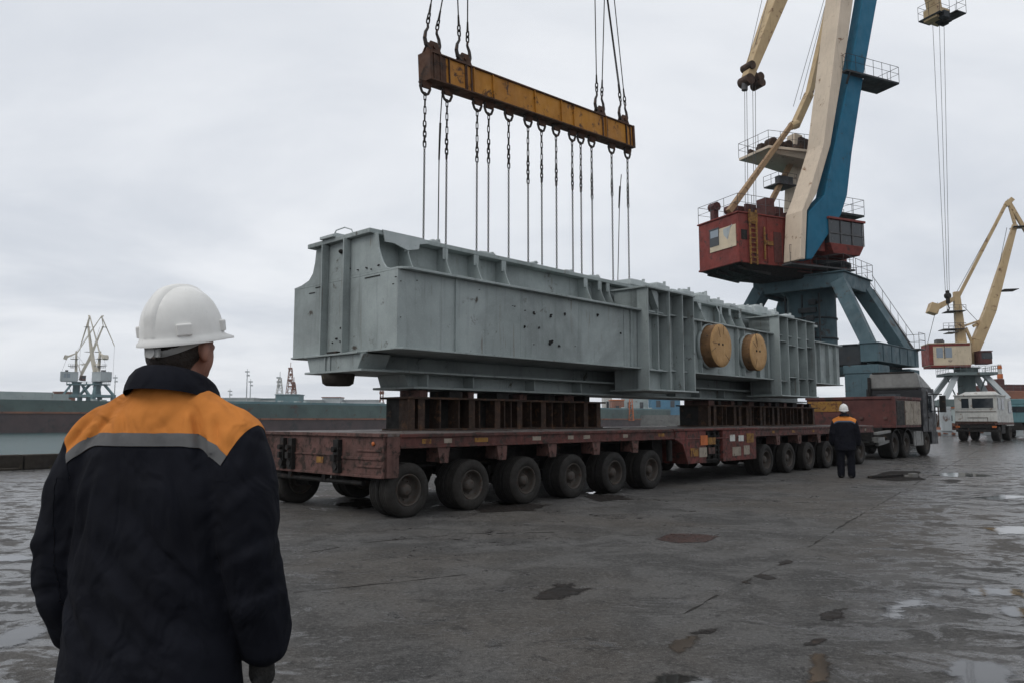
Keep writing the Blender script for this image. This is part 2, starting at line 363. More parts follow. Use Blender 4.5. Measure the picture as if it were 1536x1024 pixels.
patch('puddle', [(1414,997),(1432,990),(1470,989),(1508,995),(1528,1010),(1525,1030),(1450,1030),(1424,1012)], M['puddle'], .0045, .08, seed=4)
patch('puddle', [(982,1012),(1010,1010),(1034,1013),(1072,1022),(1060,1040),(982,1040)], M['puddle'], seed=5)
patch('puddle', [(1322,920),(1342,905),(1375,896),(1412,886),(1420,890),(1385,902),(1412,908),(1360,912),(1345,928),(1325,932)], M['puddle'], seed=6)
patch('puddle', [(1440,882),(1480,878),(1536,884),(1560,900),(1500,893),(1450,894)], M['puddle'], seed=7, rough=.25)
patch('puddle', [(1500,905),(1540,912),(1560,930),(1515,925)], M['puddle'], seed=8, rough=.25)
patch('puddle', [(1228,922),(1250,913),(1272,912),(1268,922),(1245,931),(1232,930)], M['tar'], seed=9)
patch('puddle', [(1205,968),(1222,958),(1240,957),(1228,968)], M['tar'], seed=10)
patch('rusty_plate_patch', [(983,808),(1005,800),(1040,800),(1078,804),(1060,812),(1018,814)], M['rustpatch'], seed=11, rough=.06)
patch('tar_or_shade_patch', [(1168,843),(1180,838),(1190,842),(1176,847)], M['tar'], seed=13, depth=3)
patch('tar_or_shade_patch', [(1128,862),(1142,860),(1166,868),(1150,869)], M['tar'], seed=14, depth=3)
patch('tar_or_shade_patch', [(1112,872),(1128,870),(1126,876)], M['tar'], seed=15, depth=3)
patch('puddle', [(700,760),(760,752),(830,756),(800,766),(720,768)], M['tar'], seed=16, rough=.2)
patch('puddle', [(880,742),(930,742),(960,748),(900,752)], M['tar'], seed=26, rough=.2)
patch('puddle', [(1470,792),(1530,788),(1560,796),(1500,801)], M['puddle'], seed=17, rough=.25)
patch('puddle', [(1440,745),(1500,741),(1560,746),(1500,750)], M['puddle'], seed=18, rough=.25)
patch('puddle', [(1392,712),(1440,708),(1480,711),(1430,715)], M['puddle'], seed=27, rough=.25)
patch('puddle', [(0,950),(40,936),(80,938),(60,955),(20,972),(-30,975)], M['puddle'], seed=19, rough=.2)
patch('puddle', [(-30,838),(20,832),(60,836),(20,842)], M['puddle'], seed=20, rough=.25)
patch('puddle', [(500,756),(530,747),(562,749),(566,760),(530,764)], M['puddle'], seed=21, rough=.2)
patch('puddle', [(742,752),(775,748),(800,752),(770,758)], M['puddle'], seed=22, rough=.2)
patch('puddle', [(880,738),(905,736),(900,742)], M['puddle'], seed=23, rough=.2)
patch('tar_or_shade_patch', [(1298,716),(1318,711),(1338,706),(1376,706),(1376,712),(1388,719),(1345,721),(1318,719)], M['hole'], seed=24, rough=.04)  # not tar: flat sheet painted with the shade of a pothole recess
patch('tar_or_shade_patch', [(1410,720),(1428,718),(1440,721),(1420,724)], M['tar'], seed=25, depth=3)
def crack(px, w, seed, name='pavement_joint'):
    rnd = random.Random(seed); pts = [ground(*q) for q in px]; L = []
    for a, b in zip(pts[:-1], pts[1:]):
        k = max(2, int((b - a).length / .12))
        L += [a.lerp(b, i/k) for i in range(k)]
    L.append(pts[-1]); A = []; B = []
    for i, p in enumerate(L):
        d = (L[min(i+1, len(L)-1)] - L[max(i-1, 0)]).normalized(); nrm = Vector((-d.y, d.x, 0)); off = rnd.uniform(-1, 1)*w*.9
        h = w*rnd.choice((.15,.5,.9,1.4)); A.append(p + nrm*(off+h)); B.append(p + nrm*(off-h))
    bm = bmesh.new(); va = [bm.verts.new((p.x,p.y,.003)) for p in A]; vb = [bm.verts.new((p.x,p.y,.003)) for p in B]
    on = True
    for i in range(len(L)-1):
        if rnd.random() < (.18 if on else .30): on = not on
        if not on: continue
        f = bm.faces.new((va[i], va[i+1], vb[i+1], vb[i])); f.normal_update()
        if f.normal.z < 0: f.normal_flip()
    me = bpy.data.meshes.new(name); bm.to_mesh(me); bm.free(); me.materials.append(M['joint'])
    o = bpy.data.objects.new(name, me); COL.objects.link(o); return tag(o, kind='structure')
crack([(1480,668),(1380,721),(1266,786),(1179,842),(1135,863),(983,941),(930,968)], .013, 1)
crack([(440,832),(560,812),(700,800),(860,797),(1010,806)], .014, 2)
crack([(1180,690),(1330,716)], .02, 3)
crack([(1330,820),(1420,826),(1536,838)], .012, 4)
crack([(440,888),(620,870),(720,858)], .010, 5)

# broken slab lip standing up behind the hole beside the far worker
g0 = ground(1356, 716); t = thing('broken_kerbstone', 'low broken concrete lump at the painted-shade hole right of the far worker', 'rubble', (g0.x, g0.y, 0))
b = MB(); b.cbox((.28,.10,.055), (.22,.14,.11), Matrix.Rotation(.5, 3, 'Z')); b.cbox((.16,.16,.03), (.14,.12,.06), Matrix.Rotation(1.1, 3, 'Z')); b.build('stone', M['concrete'], t, .015)
b = MB(); b.beam((-.95,-.12,.03), (.12,.3,.05), .05, .06); b.build('edge_strip', M['dark'], t, .01)

# old timber kerb along the quay edge
t = thing('quay_kerb', 'weathered dark timber kerb along the quay edge by the water', 'kerb', W(0, QV - .5), ROT)
b = MB(); rnd = random.Random(3); u = -24.0
while u < 46:
    L = rnd.uniform(2.6, 4.4); zz = rnd.uniform(.34,.44)
    b.cbox((u + L/2, rnd.uniform(-.05,.05), zz/2), (L - .05, rnd.uniform(.36,.44), zz), Matrix.Rotation(rnd.uniform(-.012,.012), 3, 'Z')); u += L
b.build('timber', M['timber'], t, .03)
b = MB(); u = -24.0
while u < 46:
    L = rnd.uniform(.5, 1.6); b.cbox((u, -.34, .03), (L, rnd.uniform(.1,.3), .07)); u += L + rnd.uniform(.2, 1.6)
b.build('debris', M['timber'], t, .02)
# ------------------------------------------------------------------ heavy transport trailer (local x = along, y = away, z = up)
TR = thing('transport_trailer', 'long rusty red modular trailer with many twin wheels carrying the grey girder', 'trailer', O, ROT)
HUBS = [0.0 + 1.31*i for i in range(6)] + [11.97 + 1.375*i for i in range(6)]
b = MB(); b.box(-.5, 20.0, .02, 3.48, 1.205, 1.255)
rnd = random.Random(5)
for i in range(26):
    u = rnd.uniform(-.4, 19); b.box(u, u + rnd.uniform(.3,1.5), .1 + rnd.uniform(0,.5), .8 + rnd.uniform(0,2.2), 1.255, 1.258 + rnd.uniform(0,.012))
b.build('deck', M['deck'], TR, .004)
for y0, y1, yl in ((0, .10, -.03), (3.40, 3.5, 3.44)):
    b = MB()
    for a, c in ((-.2, 7.42), (11.28, 20.0)):
        b = MB(); b.box(a, c, y0, y1, 1.05, 1.2); b.box(a, c, yl, yl + .09, 1.19, 1.24); b.box(a, c, yl + .01, yl + .08, 1.025, 1.052)
        b.build('side_rail', M['brown'], TR, .006)
# rear bulkhead
b = MB(); b.box(-.52, -.44, 0, 3.5, .60, 1.2); b.box(-.56, -.44, -.01, 3.51, 1.2, 1.252); b.box(-.5, -.22, 0, .3, .6, .93); b.box(-.5, -.2, 0, .1, .93, 1.2)
b.box(-.545, -.52, .0, 3.5, .60, .635); b.box(-.54, -.52, .0, 1.02, .86, .90); b.box(-.54, -.52, .02, .62, .98, 1.01); b.box(-.54, -.52, .02, .62, .75, .78)
b.box(-.54, -.52, 1.12, 2.5, .895, .92)
b.build('rear_bulkhead', M['rear'], TR, .006)
for v, w in ((1.02,.14), (2.35,.13), (2.62,.10), (3.3,.1)):
    b = MB(); b.box(-.60, -.521, v, v+w, .64, 1.15); b.tube((-.62, v+w*.5, .74), (-.52, v+w*.5, .74), .06); b.tube((-.66, v+w*.5, 1.0), (-.52, v+w*.5, 1.0), .045)
    b.box(-.66, -.6, v+.02, v+w-.02, .82, .92); b.build('coupling', M['dark'], TR, .006)
b = MB(); b.tube((-.42, .6, .5), (-.42, 3.3, .5), .04); b.beam((-.42, 1.6, .5), (-.42, 1.6, .62), .1); b.beam((-.42, 2.6, .5), (-.42, 2.6, .62), .1); b.build('rear_bar', M['dark'], TR)
b = MB(); b.box(-.527, -.52, 1.53, 1.72, .77, .87); b.build('yellow_plate', M['ochre'], TR)
b = MB(); b.lathe([(0,-.012),(.03,-.012),(.032,0)], 12, (-.53, .22, 1.1), 'x'); b.build('reflector', M['orange'], TR)
# underframe
b = MB(); b.box(-.4, 19.8, 1.05, 2.45, .62, 1.18)
for i, h in enumerate(HUBS):
    for s in (0, 1):
        y = .62 if s == 0 else 2.88
        b.box(h - .16, h + .16, y - .13, y + .13, .52, 1.17)
        b.beam((h, y, .75), (h + .45, y, .43), .16, .2); b.tube((h, y - .25, .41), (h, y + .25, .41), .09)
    b.box(h - .08, h + .08, .1, 3.4, 1.05, 1.19)
b.tube((-.3, .75, .7), (19.5, .75, .7), .03, n=6); b.tube((-.3, .45, .98), (19.5, .45, .98), .025, n=6)
b.build('underframe', M['dark'], TR)
for h in [x for i, x in enumerate(HUBS) if i not in (5, 11)]:
    u = h + .66
    b = MB(); b.prism([(u-.13, 1.03), (u+.13, 1.03), (u+.1, .78), (u-.07, .78)], 'y', .0, .05); b.box(u-.1, u-.06, .05, .3, .8, 1.04); b.box(u+.06, u+.1, .05, .3, .8, 1.04)
    b.tube((u, -.02, .88), (u, .05, .88), .03, n=8); b.build('bracket', M['rear'], TR, .004)
# stickers along the rail
STICK = [(640,658,.18,'ochre'),(672,657,.16,'boxc'),(722,656,.3,'ochre'),(805,654.5,.22,'boxc'),(856,653,.16,'boxc'),(880,652.5,.2,'boxc'),(938,651,.16,'boxc'),(992,649,.22,'ochre'),(1160,645,.14,'ochre'),(1190,644,.2,'ochre'),(1220,643.5,.14,'ochre'),(1245,643,.2,'boxc'),(1268,642,.2,'ochre'),(1298,641,.14,'boxc')]
for x, y, w, mm in STICK:
    u, v, z = side(x, y, -.002); b = MB(); b.box(u - w/2, u + w/2, -.006, -.0005, 1.09, 1.16); b.build('reflective_sticker', M[mm], TR)
# power pack in the middle
b = MB(); b.prism([(7.42,1.2),(8.75,1.2),(8.75,.46),(7.95,.46),(7.72,.9),(7.42,1.02)], 'y', -.02, .9); b.box(9.55, 11.28, -.02, .9, .46, 1.2)
b.box(7.3, 11.35, -.05, .12, 1.2, 1.25); b.box(7.4, 11.3, -.03, .0, 1.0, 1.03)
b.build('power_pack', M['panel'], TR, .012)
b = MB(); b.box(8.76, 9.54, .08, .9, .44, 1.19); b.tube((8.9, .03, .55), (8.9, .03, 1.15), .04); b.tube((9.2, .03, .55), (9.2, .03, 1.15), .05); b.tube((9.42,.04,.5),(9.42,.04,1.15),.03)
for i in range(6): b.box(8.78, 9.52, .03, .08, .5 + .11*i, .53 + .11*i)
b.build('radiator', M['dark'], TR, .004)
for x0, y0, x1, y1, mm in ((1051,652,1061,667,'orange'),(1062,655,1073,666,'ochre'),(1049,670,1060,685,'boxc'),(1036,671,1047,684,'ochre'),(1095,651,1102,661,'white'),(1108,652,1115,661,'white'),(1099,669,1111,683,'boxc'),(1116,667,1124,681,'boxc'),(1063,670,1072,680,'rear'),(1120,649,1130,663,'ochre')):
    a = side(x0, y1, -.025); c = side(x1, y0, -.025); b = MB(); b.box(a[0], c[0], -.032, -.021, a[2], c[2]); b.build('panel_plate', M[mm], TR)
b = MB(); b.box(7.0, 7.4, .3, .8, .5, 1.1); b.box(11.3, 11.5, .2, .8, .5, 1.15); b.box(7.5, 11.2, .9, 3.4, .5, 1.18); b.tube((7.35,.1,.55),(7.35,.1,1.0),.07); b.build('tank', M['dark'], TR, .02)
# wheels
ty = MB(); ty.lathe([(.235,.03),(.255,.008),(.30,-.004),(.345,.0),(.375,.012),(.398,.03),(.408,.045),(.408,.078),(.398,.082),(.398,.092),(.408,.096),(.408,.118),(.398,.122),(.398,.132),(.408,.136),(.408,.158),(.398,.162),(.398,.172),(.408,.176),(.408,.205),(.396,.22),(.37,.235),(.30,.245),(.24,.22)], 36)
rm = MB(); rm.lathe([(.237,.035),(.243,.022),(.232,.012),(.218,.022),(.21,.06),(.205,.12),(.165,.15),(.115,.155),(.105,.11),(.085,.06),(.055,.045),(0,.045)], 32)
for i in range(10):
    a = 2*PI*i/10; rm.tube((.145*math.cos(a), .15, .145*math.sin(a)), (.145*math.cos(a), .125, .145*math.sin(a)), .013, n=6)
wheel0 = rm.build('wheel', M['rim'], TR); tyre0 = ty.build('tyre', M['rubber'], wheel0)
first = True
rnd = random.Random(9)
for h in HUBS:
    for y, flip in ((0.0, 0), (.53, 1), (2.97, 0), (3.5, 1)):
        if first: w = wheel0; first = False
        else:
            w = wheel0.copy(); COL.objects.link(w); w.parent = TR; tt = tyre0.copy(); COL.objects.link(tt); tt.parent = w
        w.location = (h, y + .02*(1 if not flip else -1), .405); w.rotation_euler = (0, rnd.uniform(0, 6), PI if flip else 0)

# ------------------------------------------------------------------ stands on the deck
def stand(label, u0, v0, L, D, H=.6, seed=0):
    t = thing('support_stand', label, 'support', W(u0, v0, 1.262), ROT, 'steel stands between trailer deck and girder')
    rnd = random.Random(seed)
    b = MB(); b.box(0, L, 0, D, 0, .035); b.box(-.06, L + .06, -.05, D, H - .035, H); b.build('flange_plate', M['rusty'], t, .004)
    b = MB(); b.box(.05, L - .05, .3, D - .05, .035, H - .035); b.build('web', M['dark'], t)
    u = .03
    while u < L:
        b = MB(); b.box(u, u + .025, .02, .319, .035, H - .035)
        if rnd.random() < .55: b.box(u - .06, u + .085, -.005, .02, .035, H - .035)
        b.build('rib', M['rusty'], t); u += rnd.choice((.22, .3, .36, .45))
    for i in range(4):
        x = L*(.1 + .25*i) + rnd.uniform(-.1,.1); b = MB(); b.box(x, x + rnd.uniform(.14,.34), .1, D - .1, H, H + .125); b.build('packer', M['dark'] if i % 2 else M['rear'], t, .006)
    return t
stand('rusty ribbed steel stand nearest the rear end of the trailer', 0.9, 1.15, 2.6, .75, .58, 1)
stand('dark recessed steel stand just right of the rearmost stand', 3.55, 1.3, 3.0, .9, .58, 2)
stand('dark ribbed stand right of the gap, under the first wooden disc', 11.0, 1.15, 2.25, .95, .58, 3)
stand('dark ribbed stand in the middle of the forward row', 13.35, 1.15, 2.3, .95, .58, 4)
stand('brown ribbed stand at the forward end nearest the ballast box', 15.75, 1.15, 2.3, .95, .58, 5)

# ------------------------------------------------------------------ the girder
GI = thing('steel_girder', 'huge grey painted steel box girder resting on stands on the trailer', 'girder', W(0, 0, 2.0), ROT)
def G(b, name, m='grey', bev=.006):
    b.v = [(x, y, z - 2.0) for x, y, z in b.v]; return b.build(name, M[m], GI, bev)
b = MB(); b.box(-.06, 18.0, .3, 3.3, 2.56, 3.78); G(b, 'box_body')
b = MB(); b.box(0, 18.0, 1.15, 2.55, 3.82, 4.45); G(b, 'upper_web')
b = MB(); b.prism([(-.06,.3),(-.02,.24),(.1,.17),(18.0,.17),(18.0,3.43),(.1,3.43),(-.02,3.36),(-.06,3.3)], 'z', 3.781, 3.82); G(b, 'middle_flange')
b = MB(); b.box(-.15, 17.95, .93, 2.76, 4.45, 4.53); G(b, 'top_flange', 'grey', .012)
b = MB(); b.prism([(-.1,.3),(0,.2),(18.02,.2),(18.02,3.4),(0,3.4),(-.1,3.3)], 'z', 2.53, 2.56); G(b, 'bottom_flange')
b = MB()
b.hexa([(.34,1.5,2.27),(17.6,1.5,2.27),(17.6,2.3,2.27),(.34,2.3,2.27),(.34,1.5,2.529),(17.9,1.5,2.529),(17.9,2.3,2.529),(.34,2.3,2.529)]); G(b, 'underbelly')
b = MB(); b.box(.2, 17.6, 1.0, 2.55, 2.235, 2.269); b.hexa([(1.08,1.42,2.02),(17.3,1.42,2.02),(17.3,2.2,2.02),(1.08,2.2,2.02),(1.0,1.42,2.235),(17.3,1.42,2.235),(17.3,2.2,2.235),(1.0,2.2,2.235)]); b.box(.98, 17.4, 1.14, 2.3, 1.98, 2.02)
for u in (1.3, 2.4, 4.1, 5.6, 9.4, 10.6, 11.9): b.box(u, u+.03, 1.16, 1.42, 2.02, 2.235)
G(b, 'keel')
gus = [(1.15,3.82),(.62,3.82),(.70,3.88),(.79,3.99),(.86,4.13),(.92,4.29),(.96,4.45),(1.15,4.45)]
gmir = [(3.6 - y, z) for y, z in gus]
b = MB(); b.prism([(.50,3.82),(.62,3.86),(.70,3.95),(.76,4.06),(.82,4.2),(.86,4.45),(2.62,4.45),(2.66,4.2),(2.72,4.02),(2.84,3.91),(3.08,3.845),(3.3,3.82)], 'x', -.055, -.02); G(b, 'end_plate')
for u in (.62, 1.48, 2.24, 2.97, 5.5, 6.0, 6.3, 9.5, 10.3, 11.4, 11.9, 12.5, 16.2, 17.0):
    b = MB(); b.prism(gus, 'x', u, u + .022); b.box(u - .05, u + .07, .93, .96, 4.25, 4.449); G(b, 'gusset', 'grey', .003)
for u in (1.48, 2.97, 5.5, 9.5, 12.5):
    b = MB(); b.prism(gmir, 'x', u, u + .022); G(b, 'gusset', 'grey', .003)
for v in (2.22, 1.58):
    b = MB(); b.box(-.20, -.061, v - .015, v + .015, 2.531, 4.449); G(b, 'end_rib', 'grey', .004)
b = MB(); b.lathe([(0,-.03),(.035,-.03),(.04,0)], 12, (-.065, 1.83, 4.28), 'x'); b.lathe([(0,-.02),(.02,-.02),(.02,0)], 8, (-.095, 1.83, 4.28), 'x'); G(b, 'end_bolt', 'dark', 0)
b = MB(); b.box(-.26, -.05, 1.05, 2.6, 2.50, 2.529); b.prism([(.96,2.5),(2.6,2.5),(2.5,2.26),(1.12,2.26)], 'x', -.2, .34); b.box(-.23, .5, .98, 2.62, 2.222, 2.258)
b.box(-.225, -.2, 1.86, 1.93, 2.26, 2.5); b.box(-.225, -.2, 2.0, 2.04, 2.26, 2.5); G(b, 'end_bracket')
b = MB(); b.lathe([(0,-.20),(.20,-.20),(.26,-.16),(.28,-.02),(.28,.0)], 20, (.05, 2.02, 2.22), 'z'); G(b, 'locating_pin', 'timber', 0)
# side seams, plates and scars
for u, d in ((1.14,.262),(2.75,.2965),(4.45,.2965),(6.2,.262),(5.97,.29),(9.05,.2),(10.9,.2),(11.25,.2),(12.1,.2),(12.6,.2),(16.2,.2),(16.9,.2),(17.5,.2)):
    b = MB(); b.box(u, u + .025, d, .3, 2.561, 3.78); G(b, 'side_stiffener', 'grey', .003)
rnd = random.Random(11); b = MB()
for x, y, r in [(a_, b_, c_*.65) for a_, b_, c_ in ((787,466,.02),(801,470,.03),(826,473,.045),(847,472,.03),(787,489,.025),(808,491,.03),(825,514,.06),(838,518,.03),(896,473,.03),(768,459,.015),(740,405,0),(594,415,.016),(601,423,.02),(625,420,.018),(590,426,.014),(718,435,.02),(771,460,.018),(786,492,.02),(930,500,.025),(862,519,.012),(800,517,.012),(600,476,.012))]:
    if not r: continue
    u, v, z = side(x, y, .3)
    for k in range(3 if r > .016 else 1):
        b.cbox((u + rnd.uniform(-r, r), .295, z + rnd.uniform(-r, r)), (r*rnd.uniform(.6,1.3), .03 + r*.8, r*rnd.uniform(.6,1.5)), Matrix.Rotation(rnd.uniform(0, 3), 3, 'Y'))
for x, y in ((525,403),(537,405),(550,402),(557,404),(568,398),(505,508),(511,512),(499,514),(512,492)):
    u, v, z = endp(x, y, -.062); r = .03; b.cbox((-.068, v, z), (.02, r*rnd.uniform(.5,1.8), r*rnd.uniform(.4,1)), Matrix.Rotation(rnd.uniform(-.4,.4), 3, 'X'))
b.cbox((-.1, 1.95, 2.56), (.08, .28, .05)); G(b, 'weld_scar', 'dark', 0)
b = MB(); b.box(-.07, -.0605, .75, 1.15, 3.73, 3.745); b.box(-.07, -.0605, 2.3, 2.6, 3.74, 3.755); b.box(-.07, -.0605, 2.62, 2.8, 3.66, 3.675); G(b, 'weld_seam', 'dark', 0)
# torn plate hanging off the top flange
pl = [(573,341),(575,348),(577,363),(590,365),(601,371),(611,376),(622,375),(628,374),(629,367),(645,366),(634,357),(612,349),(590,343)]
b = MB(); b.prism([(side(x, y, .915)[0], min(4.533, side(x, y, .915)[2])) for x, y in pl], 'y', .90, .925); G(b, 'torn_plate', 'greyb', .004)
# stiffened frames that stand proud of the side
def frame(u0, u1, ribs, shelves, z0, z1):
    b = MB(); b.box(u0 - .06, u1 + .05, .0, 1.0, z1, z1 + .035); G(b, 'frame_cap', 'grey', .004)
    b = MB(); b.box(u0 - .06, u1 + .07, -.03, 1.0, z0 - .035, z0); G(b, 'frame_sole', 'grey', .004)
    b = MB(); b.hexa([(u0,.28,z0),(u1,.28,z0),(u1,.9,z0),(u0,.9,z0),(u0,.28,z1),(u1,.28,z1),(u1,.9,z1),(u0,.9,z1)]); G(b, 'frame_back', 'grey')
    for u in [u0] + ribs + [u1 - .03]:
        b = MB(); b.box(u, u + .03, .01, .279 if u != u0 else .9, z0, z1); G(b, 'frame_rib', 'grey', .004)
    cells = [u0] + ribs + [u1 - .03]
    for c, z in shelves:
        b = MB(); b.box(cells[c] + .031, cells[c+1] - .001, .06, .279, z, z + .02); G(b, 'frame_shelf', 'grey', .003)
frame(6.47, 8.4, [7.33, 7.88], [(0,3.72),(0,2.5)], 2.1, 4.27)
b = MB(); b.box(7.02, 7.05, .12, .279, 2.5, 4.2); b.prism([(6.75,4.26),(7.0,4.26),(7.03,3.85),(6.95,3.95)], 'y', .1, .25); b.prism([(7.36,4.2),(7.44,4.2),(7.62,2.6),(7.36,2.6)], 'y', .17, .185)
b.prism([(6.52,2.15),(6.7,2.15),(6.66,2.32),(6.52,2.34)], 'y', .12, .13); b.prism([(7.37,2.15),(7.5,2.15),(7.47,2.34),(7.37,2.36)], 'y', .12, .13); G(b, 'brace_plate', 'grey', .003)
frame(12.94, 15.36, [13.5, 14.12, 14.75], [(0,3.6),(1,3.52),(2,3.5),(3,3.55),(0,2.5),(1,2.62),(2,2.6),(3,2.62)], 2.12, 4.28)
# wooden covers on the trunnions
def cover(x, y, R, v0, v1):
    u, v, z = side(x, y, v1)
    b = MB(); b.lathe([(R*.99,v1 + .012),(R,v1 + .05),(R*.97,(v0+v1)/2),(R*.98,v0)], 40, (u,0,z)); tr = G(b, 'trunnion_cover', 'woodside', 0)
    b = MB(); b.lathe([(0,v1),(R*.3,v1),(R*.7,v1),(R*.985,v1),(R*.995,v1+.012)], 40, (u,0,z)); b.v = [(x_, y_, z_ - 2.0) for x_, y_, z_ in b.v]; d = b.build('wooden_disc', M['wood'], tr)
    b = MB()
    for dx in (-.12, .07): b.lathe([(0,v1-.012),(.028,v1-.012),(.03,v1)], 8, (u+dx,0,z+.03))
    rr = random.Random(int(x)); 
    for k in range(5):
        a = rr.uniform(0, 6.3); r0 = R*rr.uniform(.3,.6); b.beam((u + r0*math.cos(a), v1 - .001, z + r0*math.sin(a)), (u + (r0 + .25)*math.cos(a + .1), v1 - .001, z + (r0 + .25)*math.sin(a+.1)), .006, .008)
    b.v = [(x_, y_, z_ - 2.0) for x_, y_, z_ in b.v]; b.build('bolt_hole', M['dark'], tr)
    b = MB(); b.lathe([(R*1.0,.20),(R*1.06,.20),(R*1.06,.29),(R,.29)], 40, (u,0,z)); G(b, 'trunnion_ring', 'grey', 0)
cover(1082, 518, .52, .3, -.08); cover(1138, 528, .48, .3, -.04)
b = MB(); b.cbox((11.35, .16, 3.36), (.10, .22, .34), Matrix.Rotation(.35, 3, 'Y')); G(b, 'wooden_wedge', 'wood', .01)
# lumps and clamps on the top flange
rnd = random.Random(21)
def lump(u, v, z, w, d, h):
    b = MB(); b.cbox((u, v, z + h/2), (w, d, h), Matrix.Rotation(rnd.uniform(-.2,.2), 3, 'Z'))
    b.cbox((u + rnd.uniform(-.1,.1), v, z + h*1.1), (w*.5, d*.6, h*.5), Matrix.Rotation(rnd.uniform(-.4,.4), 3, 'Z'))
    b.tube((u + w*.3, v - d*.3, z + h), (u + w*.3, v - d*.3, z + h*1.6), .04, n=7); G(b, 'clamp_block', 'greyb', .02)
for u, w, h in ((7.6,.9,.14),(8.6,.7,.18),(9.5,.4,.14),(10.0,.45,.2),(10.6,.4,.16),(11.05,.3,.22),(11.5,.5,.14),(12.2,.6,.08),(13.2,.5,.14),(13.9,.6,.2),(14.6,.5,.17),(15.2,.4,.2),(15.9,.5,.14),(16.6,.4,.1)): lump(u, rnd.uniform(1.15,1.4), 4.53, w, .5, h)
for u, w, h in ((1.3,.2,.04),(2.6,.35,.03),(3.9,.15,.04),(5.0,.25,.03),(5.9,.3,.04)): lump(u, 1.02, 4.53, w, .12, h)
b = MB(); b.box(-.2, .3, 1.9, 2.3, 4.53, 4.58); b.box(-.1, .2, 1.95, 2.2, 4.57, 4.62); b.path([(-.1,2.05,4.55),(-.1,1.95,4.66),(-.1,1.7,4.67),(-.1,1.5,4.6),(-.1,1.45,4.52)], .012); G(b, 'lifting_handle', 'greyb', .01)
for u0, u1, dz in ((10.2,10.45,-.28),(11.2,11.3,-.3)):
    b = MB(); b.path([(u0,.95,4.45),(u0+.05,.9,4.28),(u1,.92,4.3+dz*.6),(u1+.05,.94,4.2+dz)], .02, 5); G(b, 'torn_strip', 'greyb', 0)
# ------------------------------------------------------------------ spreader beam, chains and slings (in the plane v = 1.8)
SV = 1.8
P0 = Vector((1.70, SV, 8.147)); P1 = Vector((8.48, SV, 8.572)); SD = (P1 - P0).normalized(); SN = Vector((-SD.z, 0, SD.x))
SP = thing('spreader_beam', 'worn yellow steel spreader beam hanging on wire slings above the girder', 'lifting beam', W(P0.x, P0.y, P0.z), ROT)
LEN = (P1 - P0).length
TM = Matrix((SD, Vector((0,1,0)), SN)).transposed()
def S(b, name, m, bev=.004):
    b.v = [tuple(TM @ Vector(p)) for p in b.v]; return b.build(name, M[m], SP, bev)
b = MB(); b.box(.02, LEN - .02, -.13, .13, -.255, .245); S(b, 'web', 'yellow')
b = MB(); b.box(0, LEN, -.17, .17, .245, .275); S(b, 'top_flange', 'spend')
b = MB(); b.box(0, LEN, -.17, .17, -.285, -.255); S(b, 'bottom_flange', 'spend')
for x in (0, LEN - .03): b = MB(); b.box(x - .02, x + .045, -.175, .175, -.29, .28); S(b, 'end_cap', 'spend')
for x in (.48, .95, 1.15, 1.7, 3.0, 3.9, 4.35, 5.6, 6.45): b = MB(); b.box(x, x + .02, -.165, -.131, -.254, .244); b.box(x, x + .02, .131, .165, -.254, .244); S(b, 'stiffener', 'yellow' if .96 < x < 6 else 'spend', 0)
b = MB(); b.box(.07, .42, -.136, -.131, -.25, .24); S(b, 'rusted_patch', 'spend', 0)
LUGS = [(1.90, 8.42), (2.72, 8.48), (7.26, 8.77), (8.25, 8.83)]
for u, z in LUGS:
    x = (u - P0.x)/SD.x
    for y in (-.06, .03):
        b = MB(); b.prism([(x-.22,.275),(x+.22,.275),(x+.13,.45),(x+.08,.53),(x-.08,.53),(x-.13,.45)], 'y', y, y + .03); S(b, 'lifting_lug', 'spend')
    b = MB(); b.tube((x, -.09, .42), (x, .09, .42), .035, n=10); b.box(x-.1, x-.06, -.15, -.131, -.25, .27); b.box(x+.06, x+.1, -.15, -.131, -.25, .27); S(b, 'lug_pin', 'spend', 0)
CH = [(1.71,'single chain at the rusty outer end of the yellow beam nearest the camera'),(2.27,'chain hanging below the gap between the two near slings, beside a slack tag line'),(3.09,'chain of the close pair just past the near sling lugs, left one'),(3.42,'chain of the close pair just past the near sling lugs, right one'),(4.02,'lone chain with wide shackle right of the close pair'),(4.63,'lone chain left of the beam centre'),(5.08,'chain below the middle of the yellow beam'),(5.58,'chain just right of the middle of the yellow beam'),(6.16,'left chain of the group of three right of centre'),(6.48,'middle chain of the group of three right of centre'),(6.9,'right chain of the group of three right of centre'),(7.71,'chain second from the far end, left of the loose tag line'),(8.39,'chain at the far outer end of the yellow beam')]
rnd = random.Random(31)
